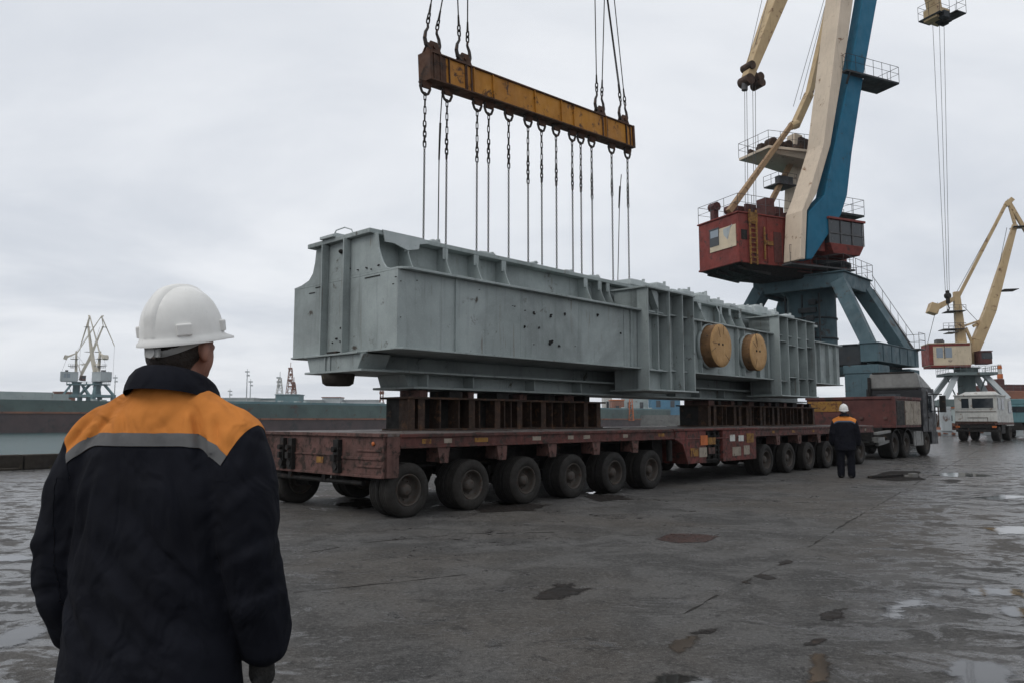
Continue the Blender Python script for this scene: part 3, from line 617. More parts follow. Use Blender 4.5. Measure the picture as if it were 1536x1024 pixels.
for u, lab in CH:
    x = (u - P0.x)/SD.x; zt = P0.z + SD.z*x - .285
    b = MB(); b.prism([(x-.15,-.285),(x+.15,-.285),(x+.09,-.42),(x-.09,-.42)], 'y', -.025, .025); S(b, 'chain_lug', 'spend')
    t = thing('lifting_chain', lab, 'chain', W(u, SV, 4.5), ROT, 'chains hanging from the yellow beam down to the girder'); h = zt - 4.5
    b = MB(); z = h - .10; b.path([(-.10,0,z+.06),(-.125,0,z-.03),(-.08,0,z-.13),(0,0,z-.175),(.08,0,z-.13),(.125,0,z-.03),(.10,0,z+.06)], .026, 7); b.tube((-.15,0,z+.04),(.15,0,z+.04),.026); b.build('shackle', M['hook'], t)
    top = z - .155; b = MB(); k = 0; zz = top - .05; up = rnd.uniform(1.0, 1.25)
    while zz > top - up:
        long = zz > top - .55*up; L = .062 if long else .04; R = .028 if long else .034; r = .011 if long else .014
        ex = ((1,0,0),(0,1,0))[k % 2]; ex = Vector(ex) if k % 2 == 0 else Vector((.45,.89,0)).normalized()
        b.ring((rnd.uniform(-.003,.003), 0, zz), ex, (0,0,1), R, L - .01, r); zz -= 2*(L - .01 + R) - 2.2*r; k += 1
    b.build('upper_links', M['chain'], t)
    b = MB(); zz += .012
    while zz > -.02:
        ex = Vector((1,.3,0)).normalized() if k % 2 == 0 else Vector((-.3,1,0)).normalized()
        b.ring((0, 0, zz), ex, (0,0,1), .0165, .016, .0075, 10, 5); zz -= .049; k += 1
    b.build('lower_links', M['chain'], t)
def rope_thing(label, name, cat, pts, r, m='chain', knots=()):
    t = thing(name, label, cat, W(*pts[0]), ROT); p0 = Vector(pts[0]); b = MB(); b.path([Vector(p) - p0 for p in pts], r, 6)
    for a, c, rr in knots: b.tube(Vector(a) - p0, Vector(c) - p0, rr, rr*.8, 6)
    b.build('line', M[m], t)
a, c, d = side(663,142,1.75), side(659,205,1.75), side(657,358,1.75)
rope_thing('slack dark tag line beside the second chain from the near end', 'tag_line', 'rope', [a, c, (d[0], d[1], 4.5)], .011, knots=[(side(660.5,185,1.75), side(658.5,240,1.75), .022)])
a, c, d = side(932,262,1.75), side(929,315,1.75), side(926,415,1.75)
rope_thing('loose tag line with bare upper end between the two far chains', 'tag_line', 'rope', [a, side(930,285,1.75), c, (d[0], d[1], 4.5)], .011, knots=[(side(930,280,1.75), side(928.5,312,1.75), .026)])
# wire slings: (lug, side, pixel where the rope leaves the frame)
SL = [(0,-1,(646,0),'near outer sling at the rusty beam end, left leg'),(0,1,(665,0),'near outer sling at the rusty beam end, right leg'),(1,-1,(685,0),'second near sling, left leg above the second lug'),(1,1,(703,0),'second near sling, right leg above the second lug'),(2,-1,(891,0),'upright far sling, left leg on the inner far lug'),(2,1,(908,0),'upright far sling, right leg on the inner far lug'),(3,-1,(909,0),'slanting far sling, left doubled leg at the far end'),(3,1,(923,0),'slanting far sling, right leg at the far end')]
for li, s, px, lab in SL:
    u, z = LUGS[li]; x = (u - P0.x)/SD.x; c = P0 + SD*x + SN*.42
    t = thing('wire_sling', 'steel wire rope and hook: ' + lab, 'sling', W(c.x, c.y + .03*s, c.z), ROT, 'wire slings carrying the yellow beam')
    k = 1.3
    b = MB(); pts = [(0,0,0),(.07,0,-.05),(.135,0,-.01),(.165,0,.09),(.15,0,.19),(.105,0,.27),(.11,0,.34)]
    hp = [Vector((p[0]*s*k, 0, p[2]*k)) for p in pts]
    for i, (p, q_) in enumerate(zip(hp[:-1], hp[1:])): r0 = (.026,.036,.04,.038,.032,.026)[i]; b.tube(p, q_, r0, (.036,.04,.038,.032,.026,.022)[i], 8)
    b.build('hook', M['hook'], t)
    e = Vector(side(px[0], px[1], SV)) - c; st = hp[-1]; dr = (e - st).normalized()
    b = MB(); zz = .05
    for i in range(2): b.ring(st + dr*zz, (1,0,0) if i % 2 == 0 else (0,1,0), dr, .036, .03, .016); zz += .10
    b.build('links', M['chain'], t)
    a = st + dr*(zz - .05); b = MB(); b.tube(a, a + dr*.22, .026, .018, 8); b.tube(a, a + dr*9.5, .0135, n=6)
    if li == 3 and s == -1: b.tube(a + Vector((.05,0,0)), a + dr*9.5 + Vector((.02,0,0)), .0135, n=6)
    b.build('rope', M['chain'], t)
# ------------------------------------------------------------------ the big portal crane
CU, CV = 42.8, 11.1
CC = W(CU, CV)
BC = thing('portal_crane', 'big harbour crane with blue and cream jib, red house and dark teal portal', 'crane', CC, ROT)
def B(b, name, m, bev=.03, par=None): return b.build(name, M[m], par or BC, bev)
hu, hv = 3.3, 4.75           # half size of the sill frame
tu0, tu1, tv0, tv1 = -2.55, 2.5, -3.1, 3.0   # upper deck
for su in (-1, 1):
    for sv in (-1, 1):
        x, y = su*hu, sv*hv; tx = (tu0 if su < 0 else tu1) - su*.5; ty = (tv0 if sv < 0 else tv1) - sv*.5
        b = MB(); b.beam((x - su*.1, y - sv*.1, 5.6), (tx, ty, 9.8), .72, .95, .85, 1.0, up=(su, 0, .3)); B(b, 'portal_leg', 'teal')
        b = MB(); px_, py_ = x - su*.4, y - sv*.5; b.box(px_ - .9, px_ + .9, py_ - .95, py_ + .95, 1.3, 4.59); b.box(px_ - .95, px_ + .95, py_ - 1.0, py_ + 1.0, 4.1, 4.58); B(b, 'leg_post', 'teal')
        b = MB(); b.box(x - 1.7, x + 1.7, y - .4, y + .4, .75, 1.299); b.box(x - 1.55, x - .35, y - .3, y + .3, .35, .75); b.box(x + .35, x + 1.55, y - .3, y + .3, .35, .75)
        for dx in (-1.3, -.6, .6, 1.3): b.lathe([(0,-.16),(.33,-.16),(.34,-.1),(.3,-.08),(.3,.08),(.34,.1),(.33,.16),(0,.16)], 16, (x + dx, y, .33))
        B(b, 'bogie', 'dark')
b = MB()
b.box(-hu - .5, hu + .5, -hv - .5, -hv + .5, 4.76, 5.8); b.box(-hu - .5, hu + .5, hv - .5, hv + .5, 4.76, 5.8)
for u in (-3, -1.5, 0, 1.5, 3): b.box(u, u + .06, -hv - .54, -hv - .5, 4.8, 5.76)
b.box(-hu - .56, hu + .56, -hv - .56, -hv + .56, 5.8, 5.86); B(b, 'sill_beam', 'teal')
b = MB(); b.box(-hu - .5, -hu + .6, -hv + .501, hv - .501, 4.6, 5.75); b.box(hu - .6, hu + .5, -hv + .501, hv - .501, 4.6, 5.75); b.box(-hu - .58, -hu + .68, -hv + .6, hv - .6, 5.75, 5.82); B(b, 'cross_beam', 'tealdk')
b = MB(); b.lathe([(1.75,4.2),(1.75,4.8),(1.5,5.2),(1.5,9.4),(1.9,9.75)], 28, axis='z'); b.box(-1.2, 1.2, -hv + .5, hv - .5, 4.2, 4.9); B(b, 'centre_column', 'teal', 0)
b = MB()
for y in (-1.1, 0, 1.1): b.box(-1.62, -1.5, y - .04, y + .04, 5.2, 9.4)
for z in (6.6, 7.9): b.lathe([(1.5,-.05),(1.56,-.05),(1.56,.05),(1.5,.05)], 28, (0,0,z), 'z')
for i in range(8): b.box(-1.75, -1.55, -.9 + rnd.uniform(-.2,.2), -.5 + rnd.uniform(-.2,.9), 5.2 + .5*i, 5.5 + .5*i)
B(b, 'column_ribs', 'tealdk', 0)
b = MB(); b.box(tu0, tu1, tv0, tv1, 10.42, 10.5); b.box(tu0 + .12, tu1 - .12, tv0 + .12, tv0 + .5, 9.55, 10.419); b.box(tu0 + .12, tu1 - .12, tv1 - .5, tv1 - .12, 9.55, 10.419); b.box(tu0 + .12, tu0 + .5, tv0 + .5, tv1 - .5, 9.55, 10.419); b.box(tu1 - .5, tu1 - .12, tv0 + .5, tv1 - .5, 9.55, 10.419)
b.box(tu0+.5, tu1-.5, tv0+.5, tv1-.5, 9.75, 9.85); B(b, 'upper_deck', 'teal')
def railing(b, pts, h=1.0, gap=1.0, r=.017, base=0):
    for p, q in zip(pts[:-1], pts[1:]):
        p = Vector(p); q = Vector(q); k = max(1, round((q - p).length/gap)); up = Vector((0,0,h))
        for i in range(k + 1): c = p.lerp(q, i/k); b.tube(c, c + up, r, n=5)
        b.tube(p + up, q + up, r, n=5); b.tube(p + up*.55, q + up*.55, r*.8, n=5)
b = MB(); railing(b, [(tu0,tv1,10.5),(tu0,tv0,10.5),(tu1,tv0,10.5),(tu1,tv1,10.5)]); B(b, 'deck_railing', 'rail', 0)
b = MB(); a = Vector((hu + 1.0, -hv + .3, 5.9)); c = Vector((tu1 + .9, tv0 + .8, 10.1)); s2 = Vector((.5,-.3,0))
for o in (Vector((0,0,0)), s2): b.beam(a + o, c + o, .05, .16); b.tube(a + o + Vector((0,0,1)), c + o + Vector((0,0,1)), .018, n=5)
for i in range(17): p = a.lerp(c, i/16); b.beam(p, p + s2, .14, .03)
for i in range(0, 17, 3):
    p = a.lerp(c, i/16)
    for o in (Vector((0,0,0)), s2): b.tube(p + o, p + o + Vector((0,0,1)), .015, n=5)
b.box(hu - .3, hu + 1.0, -hv - .8, -hv + .4, 5.87, 5.92); railing(b, [(hu - .3,-hv - .8,5.92),(hu + 1.0,-hv - .8,5.92),(hu + 1.0,-hv + .4,5.92)]); B(b, 'stairway', 'rail', 0)
# slewing part: local x along the jib
JA = math.radians(65); JD = Vector((math.sin(JA), math.cos(JA), 0)); JN = Vector((-math.cos(JA), math.sin(JA), 0)); JR = (PI/2 - JA) - ROT
def jp(x, y, yc):
    r = ray(x, y); o = CAM - CC; t = (yc - o.dot(JN)) / r.dot(JN); p = o + r*t
    return Vector((p.dot(JD), p.dot(JN), p.z))
def J(b, name, m, bev=.02, par=None):
    o = b.build(name, M[m], par or BC, bev)
    if par is None: o.rotation_euler = (0, 0, JR)
    return o
b = MB(); b.lathe([(2.3,9.9),(2.3,10.75),(2.0,10.8),(2.0,11.15),(2.5,11.2),(2.5,11.4)], 32, axis='z'); J(b, 'slewing_ring', 'tealdk', 0)
hx0 = jp(1108, 360, -1.85).x; hz0 = jp(1108, 390, -1.85).z; hz1 = jp(1108, 319, -1.85).z; hx1 = jp(1262, 360, -1.85).x
b = MB(); b.box(hx0, 1.3, -1.85, 1.85, hz0, hz1); b.box(hx0 - .08, 1.35, -1.93, 1.93, hz1, hz1 + .09); b.box(hx0 - .05, 1.32, -1.9, 1.9, hz0 - .12, hz0)
for x in (hx0 + .9, hx0 + 2.2, hx0 + 3.4, hx0 + 4.5): b.box(x, x + .06, -1.9, -1.85, hz0, hz1)
HOUSE = J(b, 'machinery_house', 'red')
b = MB(); b.hexa([(hx0 + 1.9,-1.3,hz0 - .62),(1.6,-1.3,hz0 - .62),(1.6,1.3,hz0 - .62),(hx0 + 1.9,1.3,hz0 - .62),(hx0 + .1,-1.8,hz0 - .121),(1.6,-1.8,hz0 - .121),(1.6,1.8,hz0 - .121),(hx0 + .1,1.8,hz0 - .121)])
for y in (-1.4,-.5,.5,1.4): b.beam((hx0 + .3, y, hz0 - .3), (hx0 + 2.8, y, hz0 - .58), .16, .2)
J(b, 'house_underframe', 'dark')
def rearpx(x, y):   # on the rear wall
    r = ray(x, y); o = CAM - CC; t = (hx0 - o.dot(JD))/r.dot(JD); p = o + r*t; return p.dot(JN), p.z
a, c = rearpx(1066, 380), rearpx(1104, 336)
b = MB(); b.box(hx0 - .05, hx0 - .001, c[0], a[0], a[1], c[1]); J(b, 'rear_panel', 'panelcream', 0, HOUSE)
d, e = rearpx(1066, 372), rearpx(1079, 342)
b = MB(); b.box(hx0 - .07, hx0 - .051, e[0], d[0], d[1], e[1]); b.box(hx0 - .085, hx0 - .071, e[0] - .03, d[0] + .03, e[1] - .06, e[1] + .02); wn = J(b, 'window', 'glass', 0, HOUSE)
b = MB(); b.box(hx0 - .08, hx0 - .0705, e[0]+.04, d[0]-.1, (d[1]+e[1])/2, e[1]-.1); b.build('pane', M['glassl'], wn)
d, e = rearpx(1086, 362), rearpx(1099, 338); b = MB(); b.prism([(e[0],e[1]),(d[0],e[1]-.1),(d[0]-.05,d[1]+.35),((d[0]+e[0])/2,d[1]),(e[0]+.2,d[1]+.6),(e[0],d[1]+.9)], 'x', hx0 - .06, hx0 - .0505); J(b, 'torn_poster', 'fargrey', 0, HOUSE)
b = MB()
for x in (hx0 + .75, hx0 + 1.25): b.box(x, x + .09, -2.02, -1.94, hz0 - .2, hz1 + .25)
for i in range(11): b.box(hx0 + .8, hx0 + 1.3, -2.0, -1.96, hz0 - .1 + i*.3, hz0 - .04 + i*.3)
b.box(hx0 + 1.9, hx0 + 2.0, -1.98, -1.92, hz0 + .2, hz0 + 2.2); b.box(hx0 + 1.9, hx0 + 2.6, -1.98, -1.92, hz0 + 1.1, hz0 + 1.35); b.box(hx0 + .72, hx0 + 1.4, -2.0, -1.92, hz1 - .5, hz1 + .1)
J(b, 'ladder', 'ochre', 0)
b = MB(); railing(b, [(1.2,-1.85,hz1+.09),(hx0,-1.85,hz1+.09),(hx0,1.85,hz1+.09),(1.2,1.85,hz1+.09)], 1.1, 1.1); railing(b, [(hx0 + 3.3,-2.6,hz0),(1.0,-2.6,hz0)], 1.1, 1.0); b.box(hx0 + 3.3, 1.1, -2.65, -1.86, hz0 - .1, hz0); J(b, 'house_railing', 'rail', 0)
b = MB(); rnd = random.Random(41)
for i in range(16):
    x = rnd.uniform(hx0 + 2.6, -.3); z = rnd.uniform(.3, 1.5); b.cbox((x, rnd.uniform(-1.2,1.4), hz1 + .09 + z/2), (rnd.uniform(.2,.8), rnd.uniform(.2,.9), z))
for x in (hx0 + .6, hx0 + 1.9): b.cbox((x, 1.0, hz1 + .6), (.35, .4, 1.1)); b.tube((x, .7, hz1 + 1.1), (x, 1.3, hz1 + 1.1), .3)
J(b, 'winch_gear', 'box', .01)
for xw, ww, zb, zt, mm, nm in ((2.75,.75,.1,2.0,'box','door'),(3.75,.6,1.2,1.9,'glass','window'),(4.7,.7,1.1,2.0,'dark','vent'),(.2,.45,1.3,1.9,'dark','vent')):
    b = MB(); b.box(hx0 + xw, hx0 + xw + ww, -1.875, -1.851, hz0 + zb, min(hz1 - .15, hz0 + zt)); J(b, nm, mm, 0, HOUSE)
# cab
a0 = jp(1230, 376, -2.6); a1 = jp(1279, 340, -2.6)
cx0, cx1, cz0, cz1 = a0.x, a1.x, a0.z - .25, a1.z
b = MB(); b.hexa([(cx0 + .4,-3.3,cz0),(cx1 - .3,-3.3,cz0),(cx1 - .3,-1.5,cz0),(cx0 + .4,-1.5,cz0),(cx0,-3.4,cz0 + .6),(cx1,-3.4,cz0 + .6),(cx1,-1.5,cz0 + .6),(cx0,-1.5,cz0 + .6)])
b.box(cx0 - .1, cx1 + .12, -3.5, -1.5, cz1, cz1 + .14); b.box(cx0 - 1.1, cx0, -3.0, -1.86, cz0 + .1, cz1 + .1); CAB = J(b, 'cab', 'red')
b = MB(); b.box(cx0 + .04, cx1 - .04, -3.36, -1.55, cz0 + .6, cz1); J(b, 'cab_glazing', 'glass', 0, CAB)
b = MB()
for i in range(4): x = cx0 + (cx1 - cx0)*i/3; b.box(x - .03, x + .03, -3.42, -3.36, cz0 + .6, cz1)
for y in (-3.4,-2.8,-2.2,-1.6): b.box(cx1 - .04, cx1 + .02, y - .03, y + .03, cz0 + .6, cz1)
b.box(cx0, cx1, -3.42, -3.36, cz0 + 1.2, cz0 + 1.26); J(b, 'cab_frame', 'rail', 0, CAB)
b = MB(); pz = jp(1250, 322, -1.9).z; px0 = jp(1216, 322, -1.9).x; px1 = jp(1283, 322, -1.9).x
b.box(px0, px1, -2.6, 1.2, pz - .12, pz); railing(b, [(px0,-2.6,pz),(px1,-2.6,pz),(px1,1.2,pz)], 1.0, .9)
for i in range(9): x = rnd.uniform(px0 + .2, px1 - 1.2); b.cbox((x, rnd.uniform(-1.4,1), pz - .5), (.5,.6,.8))
J(b, 'front_platform', 'tealdk', 0)
b = MB(); b.box(cx0 - 1.0, cx1 - .6, -1.7, 1.6, hz0 - .3, pz - .13); J(b, 'front_bulkhead', 'box')
# the two jib legs: left, fold and right silhouettes read at four heights
def leg(name, m, rows, yc, ty):
    # rows: pixel of the fold (nearest vertical edge) and pixel width of the near face to its right
    vs = []
    for (x, y), (x2, y2) in rows:
        p = jp(x, y, yc); q = jp(x2, y2, yc); tx = max(.2, q.x - p.x)
        vs += [(p.x, yc, p.z), (p.x + tx, yc, q.z), (p.x + tx, yc + ty, q.z), (p.x, yc + ty, p.z)]
    b = MB(); n = len(rows); fs = [(0,1,2,3), tuple(4*(n-1) + k for k in (3,2,1,0))]
    for i in range(n - 1):
        for k in range(4): fs.append((4*i+k, 4*i+(k+1) % 4, 4*i+4+(k+1) % 4, 4*i+4+k))
    b.add(vs, fs); return J(b, name, m, .05)
leg('cream_jib_leg', 'cream', [((1200,389),(1208,389)),((1203,316),(1211,316)),((1213,290),(1225,291)),((1235,217),(1246,217)),((1253,67),(1271,67)),((1261,0),(1280,0)),((1295,-300),(1309,-300))], -3.35, 1.35)
leg('blue_jib_leg', 'blue', [((1210,389),(1218,389)),((1213,318),(1262,322)),((1237,293),(1271,293)),((1250,230),(1278,230)),((1274,117),(1295,117)),((1294,0),(1316,0)),((1341,-300),(1357,-300))], -3.32, .75)
b = MB(); h0 = jp(1302, -300, -2.7); h1 = jp(1348, -300, -2.9); b.beam(h0, h1, .8, 1.0); b.tube((h0.x,-3.6,h0.z),(h0.x,1.6,h0.z), .5); J(b, 'jib_head', 'cream')
# platform on the blue leg
a = jp(1264, 107, -3.4); c = jp(1344, 108, -3.4); fx = jp(1300, 108, -3.4)
b = MB(); b.box(a.x, fx.x, -3.75, -3.34, a.z - .12, a.z); b.box(fx.x, c.x - .2, -3.75, -2.0, a.z - .12, a.z); railing(b, [(a.x,-3.4,a.z),(a.x,-3.75,a.z),(c.x - .2,-3.75,a.z),(c.x - .2,-2.0,a.z),(fx.x,-2.0,a.z)], 1.05, .8); b.beam((a.x + .3,-3.4,a.z - .8),(a.x + .3,-3.7,a.z - .1), .1); J(b, 'jib_platform', 'tealdk', 0)
# tower, its platform, struts and tie rod
t0 = jp(1197, 385, 1.0); t1 = jp(1197, 205, 1.0)
b = MB(); b.beam((t0.x - .3, 1.0, hz1), (t1.x - .3, 1.0, t1.z), 1.0, 1.0, .7, .7, up=(0,1,0)); J(b, 'tower', 'cream')
p0 = jp(1130, 228, .8); p1 = jp(1205, 224, .8)
b = MB(); b.prism([(p0.x,-.6),(p1.x,-1.3),(p1.x,2.6),(p0.x,2.2)], 'z', p0.z - .18, p0.z); b.hexa([(p0.x+1,-.4,p0.z-.4),(p1.x,-1.0,p0.z-.7),(p1.x,2.0,p0.z-.7),(p0.x+1,1.8,p0.z-.4),(p0.x+.3,-.5,p0.z-.18),(p1.x,-1.2,p0.z-.18),(p1.x,2.4,p0.z-.18),(p0.x+.3,2.1,p0.z-.18)]); PL = J(b, 'tower_platform', 'cream')
b = MB(); railing(b, [(p1.x,-1.3,p0.z),(p0.x,-.6,p0.z),(p0.x,2.2,p0.z),(p1.x,2.6,p0.z)], 1.0, .9); J(b, 'platform_railing', 'rail', 0)
b = MB()
for i in range(13):
    f = rnd.uniform(.08,.9); z = rnd.uniform(.2,.5) + f*.9; b.cbox((p0.x + (p1.x - p0.x)*f, rnd.uniform(-.5,1.8), p0.z + z/2), (rnd.uniform(.15,.5), rnd.uniform(.2,.6), z), Matrix.Rotation(rnd.uniform(-.3,.3), 3, 'Y'))
for f in (.2,.5,.75): b.tube((p0.x + (p1.x - p0.x)*f, -.2, p0.z + .5), (p0.x + (p1.x - p0.x)*f, .4, p0.z + .5), .32, n=12)
J(b, 'sheave_gear', 'rusty', .01)
b = MB(); b.beam(jp(1093,318,-.9), jp(1189,185,-.6), .30, .34, .26, .3); J(b, 'strut', 'strut')
b = MB(); b.beam(jp(1152,312,.6), jp(1190,238,.5), .28, .32); J(b, 'strut', 'strut')
b = MB(); b.beam(jp(1192,190,-.4), jp(1214,141,-.3), .42, .5); b.beam(jp(1214,141,-.3), jp(1246,0,0), .36, .42); b.beam(jp(1246,0,0), jp(1312,-290,.3), .36, .42); b.tube(jp(1186,190,-.6), jp(1196,186,-.6), .26); J(b, 'tie_rod', 'tan')
b = MB(); q0 = jp(1165,274,.4); b.box(q0.x, q0.x + 1.6, .2, 1.6, q0.z - .08, q0.z); railing(b, [(q0.x + 1.6,.2,q0.z),(q0.x,.2,q0.z),(q0.x,1.6,q0.z)], .7, .8)
for i in range(4): b.cbox((q0.x + .3 + .3*i, .5, q0.z + .25), (.3,.4,.5))
J(b, 'lower_platform', 'rail', 0)
# fly jib: tail to the left, head to the right
b = MB(); b.beam(jp(1121,118,.4), jp(1166,0,.4), .55, .62, .95, 1.05, up=(0,1,0)); b.beam(jp(1166,0,.4), jp(1300,-300,.4), .95, 1.05, 1.3, 1.5, up=(0,1,0)); FJ = J(b, 'fly_jib_tail', 'tan', .03)
b = MB(); e0 = jp(1119,120,.4)
for dx, dz in ((0,-.1),(.9,.25),(1.0,-.15),(.2,.9)): b.tube(e0 + Vector((dx,-.45,dz)), e0 + Vector((dx,.45,dz)), .28 if dx else .36, n=14)
b.beam(e0 + Vector((.5,0,.5)), e0 + Vector((1.0,0,-.1)), .5, .4); J(b, 'tail_sheave', 'rusty', 0)
b = MB(); e1 = jp(1404, 26, .4); b.beam(e1 + Vector((0,0,-.3)), jp(1399,0,.4), .75, .8, up=(0,1,0)); b.beam(jp(1399,0,.4), jp(1306,-300,.4), .75, .8, 1.4, 1.5, up=(0,1,0)); b.cbox(e1 + Vector((.1,0,.1)), (1.6,1.1,.9)); J(b, 'fly_jib_head', 'tan', .02)
pc = jp(1408, 22, .4)
b = MB(); b.box(pc.x - 1.15, pc.x + .1, -.5, 1.3, pc.z - .46, pc.z - .38); b.box(pc.x + .1, pc.x + 1.2, -1.0, .7, pc.z - .36, pc.z - .28)
railing(b, [(pc.x + .1,1.3,pc.z-.38),(pc.x - 1.15,1.3,pc.z-.38),(pc.x - 1.15,-.5,pc.z-.38),(pc.x,-.5,pc.z-.38)], 1.1, .9); railing(b, [(pc.x + .1,-1.0,pc.z-.28),(pc.x + 1.2,-1.0,pc.z-.28),(pc.x + 1.2,.7,pc.z-.28)], 1.1, .9)
for i in range(6): b.cbox((pc.x + rnd.uniform(-.7,.7), rnd.uniform(-.5,.5), pc.z - .5), (.6,.5,.5))
J(b, 'head_platform', 'tealdk', 0)
b = MB()
for x, y, x2, y2 in ((1117,126,1118,312),(1120,126,1122,312),(1129,124,1131,315),(1133,124,1134,312),(1143,0,1119,105),(1152,0,1124,98),(1236,0,1190,160),(1240,0,1200,150),(1399,34,1418,436),(1409,34,1421,436),(1416,34,1424,436)):
    b = MB(); b.tube(jp(x,y,.4), jp(x2,y2,.4), .018, n=5); J(b, 'hoist_rope', 'rail', 0)
b = MB(); b.tube(jp(1117,124,.4), jp(1117,136,.4), .2, n=8); J(b, 'rope_weight', 'rail', 0)
hk = jp(1421, 436, .4); hw = CC + JD*hk.x + JN*hk.y
t = thing('hook_block', 'black crane hook block hanging on thin ropes before the right crane', 'hook', (hw.x, hw.y, hk.z), PI/2 - JA)
b = MB(); b.cbox((0,0,-.5), (.2,.22,1.0)); b.tube((0,-.16,-.4),(0,.16,-.4),.2,n=14); b.build('block', M['chain'], t, .03)
b = MB(); b.path([(0,0,-1.0),(0,0,-1.15),(.1,0,-1.28),(.08,0,-1.42),(-.03,0,-1.48),(-.11,0,-1.4)], .045, 8); b.build('hook', M['hook'], t)

# ------------------------------------------------------------------ smaller level-luffing cranes (x along the jib, y across, metres at the size of the right-hand one)
K = 72/1160
def small_crane(label, loc, rz, sc, tk=.8, house='panelcream', base='fargrey', jib='tan', group=None, mirror=1):
    t = thing('portal_crane', label, 'crane', loc, rz, group); t.scale = (sc*mirror, sc, sc)
    def P(x, y): return ((x - 1453)*K, (640 - y)*K)
    def part(name, b, m, bev=.02): return b.build(name, M[m], t, bev)
    def bm2(b, p, q, w, h, w1=None, h1=None, y=0, y1=None):
        a, c = P(*p), P(*q); b.beam((a[0], y, a[1]), (c[0], y if y1 is None else y1, c[1]), w*tk, h*tk, (w1 or w)*tk, (h1 or h)*tk, up=(0,1,0))
    for x, xt in ((-2.6,-1.1), (2.6,1.1)):
        for y in (-2.4, 2.4):
            b = MB(); b.beam((x, y, 3.2), (xt, y*.45, 5.6), .42, .5, up=(0,1,0)); b.box(x - .4, x + .4, y - .4, y + .4, .4, 2.6); b.box(x - .9, x + .9, y - .3, y + .3, 0, .5); part('portal_leg', b, base)
    b = MB(); b.box(-3.1, 3.1, -2.8, -2.0, 2.601, 3.25); b.box(-3.1, 3.1, 2.0, 2.8, 2.601, 3.25); b.box(-3.0, -2.2, -2.0, 2.0, 2.65, 3.2); b.box(2.2, 3.0, -2.0, 2.0, 2.65, 3.2); part('sill_beam', b, 'greygreen' if base == 'fargrey' else 'farteal')
    b = MB(); b.lathe([(.75,3.3),(.75,5.5),(1.0,5.6)], 16, axis='z'); b.lathe([(.9,3.2),(.9,3.5)], 16, axis='z'); b.beam((-1.6,0,5.3),(-.9,0,3.4),.1); b.beam((1.6,0,5.3),(.9,0,3.4),.1); part('centre_column', b, 'greygreen' if base == 'fargrey' else 'farteal', 0)
    b = MB(); b.box(-2.0, 2.0, -2.0, 2.0, 5.45, 5.7); railing(b, [(-2,2,5.7),(-2,-2,5.7),(2,-2,5.7),(2,2,5.7)], .55, .5, .02); b.lathe([(1.0,5.7),(1.0,6.1),(1.3,6.2)], 16, axis='z'); part('upper_deck', b, 'greygreen' if base == 'fargrey' else 'farteal', 0)
    x0, z0 = P(1399, 537); x1, z1 = P(1446, 505)
    b = MB(); b.box(x0, x1 + .6, -1.3, 1.3, z0, z1); b.box(x0 - .06, x1 + .65, -1.36, 1.36, z1, z1 + .08); h = part('machinery_house', b, house)
    b = MB(); b.box(x0 - .03, x0 + .32, -1.33, 1.33, z0 + .05, z1 - .02); b.box(x0 + .1, x1 + .5, -1.33, 1.33, z0 - .18, z0 - .001); b.box(x0 + .32, x1 + .5, -1.33, 1.33, z1 - .22, z1 - .02); b.build('trim', M['red' if house == 'panelcream' else house], h)
    for wx in (.6, 1.35): b = MB(); b.box(x0 + wx, x0 + wx + .55, -1.32, -1.301, z0 + .7, z1 - .35); b.build('window', M['glassl'], h)
    b = MB(); b.box(x0 + 1.25, x0 + 1.32, -1.325, -1.301, z0 + .6, z1 + .3); b.box(x0 + .9, x0 + 1.5, -.4, .4, z1 + .08, z1 + .5); b.build('roof_gear', M['rail'], h)
    a, c = P(1464, 536), P(1481, 518); b = MB(); b.box(a[0], c[0], -1.6, -.2, a[1], c[1]); b.box(a[0] - .05, c[0] + .08, -1.65, -.15, c[1], c[1] + .08); cb = part('cab', b, 'box'); b = MB(); b.box(a[0] + .2, c[0] + .015, -1.615, -.19, a[1] + .45, c[1] - .1); b.build('cab_window', M['glass'], cb)
    b = MB(); bm2(b, (1450,537), (1446,425), 1.15, 1.15, .62, .62); part('tower', b, jib)
    b = MB()
    for x, y, w in ((1446,455,1.6),(1442,482,1.9),(1440,487,.8)):
        a = P(x, y); b.box(a[0] - w/2 - .3, a[0] + w/2 - .3, -.9, .9, a[1] - .05, a[1]); railing(b, [(a[0]-w/2-.3,-.9,a[1]),(a[0]+w/2-.3,-.9,a[1])], .5, .5, .02)
    part('tower_platform', b, 'rail', 0)
    b = MB(); bm2(b, (1461,534), (1471,500), .55, .5, 1.1, 1.2); bm2(b, (1471,500), (1490,455), 1.1, 1.2, 1.1, 1.15); bm2(b, (1490,455), (1531,326), 1.1, 1.15, .5, .5); part('jib', b, jib)
    b = MB(); a = P(1507, 425); b.box(a[0], a[0] + 1.2, -.8, .8, a[1] - .05, a[1]); a = P(1531, 330); b.box(a[0] - .3, a[0] + .8, -.6, .6, a[1] - .05, a[1]); part('jib_platform', b, 'rail', 0)
    b = MB(); bm2(b, (1449,432), (1522,291), .34, .34); bm2(b, (1449,432), (1418,448), .4, .5, .7, .7); bm2(b, (1524,288), (1531,326), .3, .34); part('tie_rod', b, jib)
    a = P(1413, 450); b = MB(); b.cbox((a[0], 0, a[1]), (.8, 1.3, .95), Matrix.Rotation(.35, 3, 'Y')); part('counterweight', b, jib)
    b = MB(); bm2(b, (1523,288), (1573,400), .42, .5, .3, .3); bm2(b, (1520,296), (1530,286), .5, .5); part('fly_jib', b, jib)
    b = MB(); bm2(b, (1452,478), (1475,470), .22, .22); bm2(b, (1456,480), (1468,515), .3, .3); bm2(b, (1466,478),(1480,471), .35,.35); part('luffing_gear', b, jib)
    b = MB()
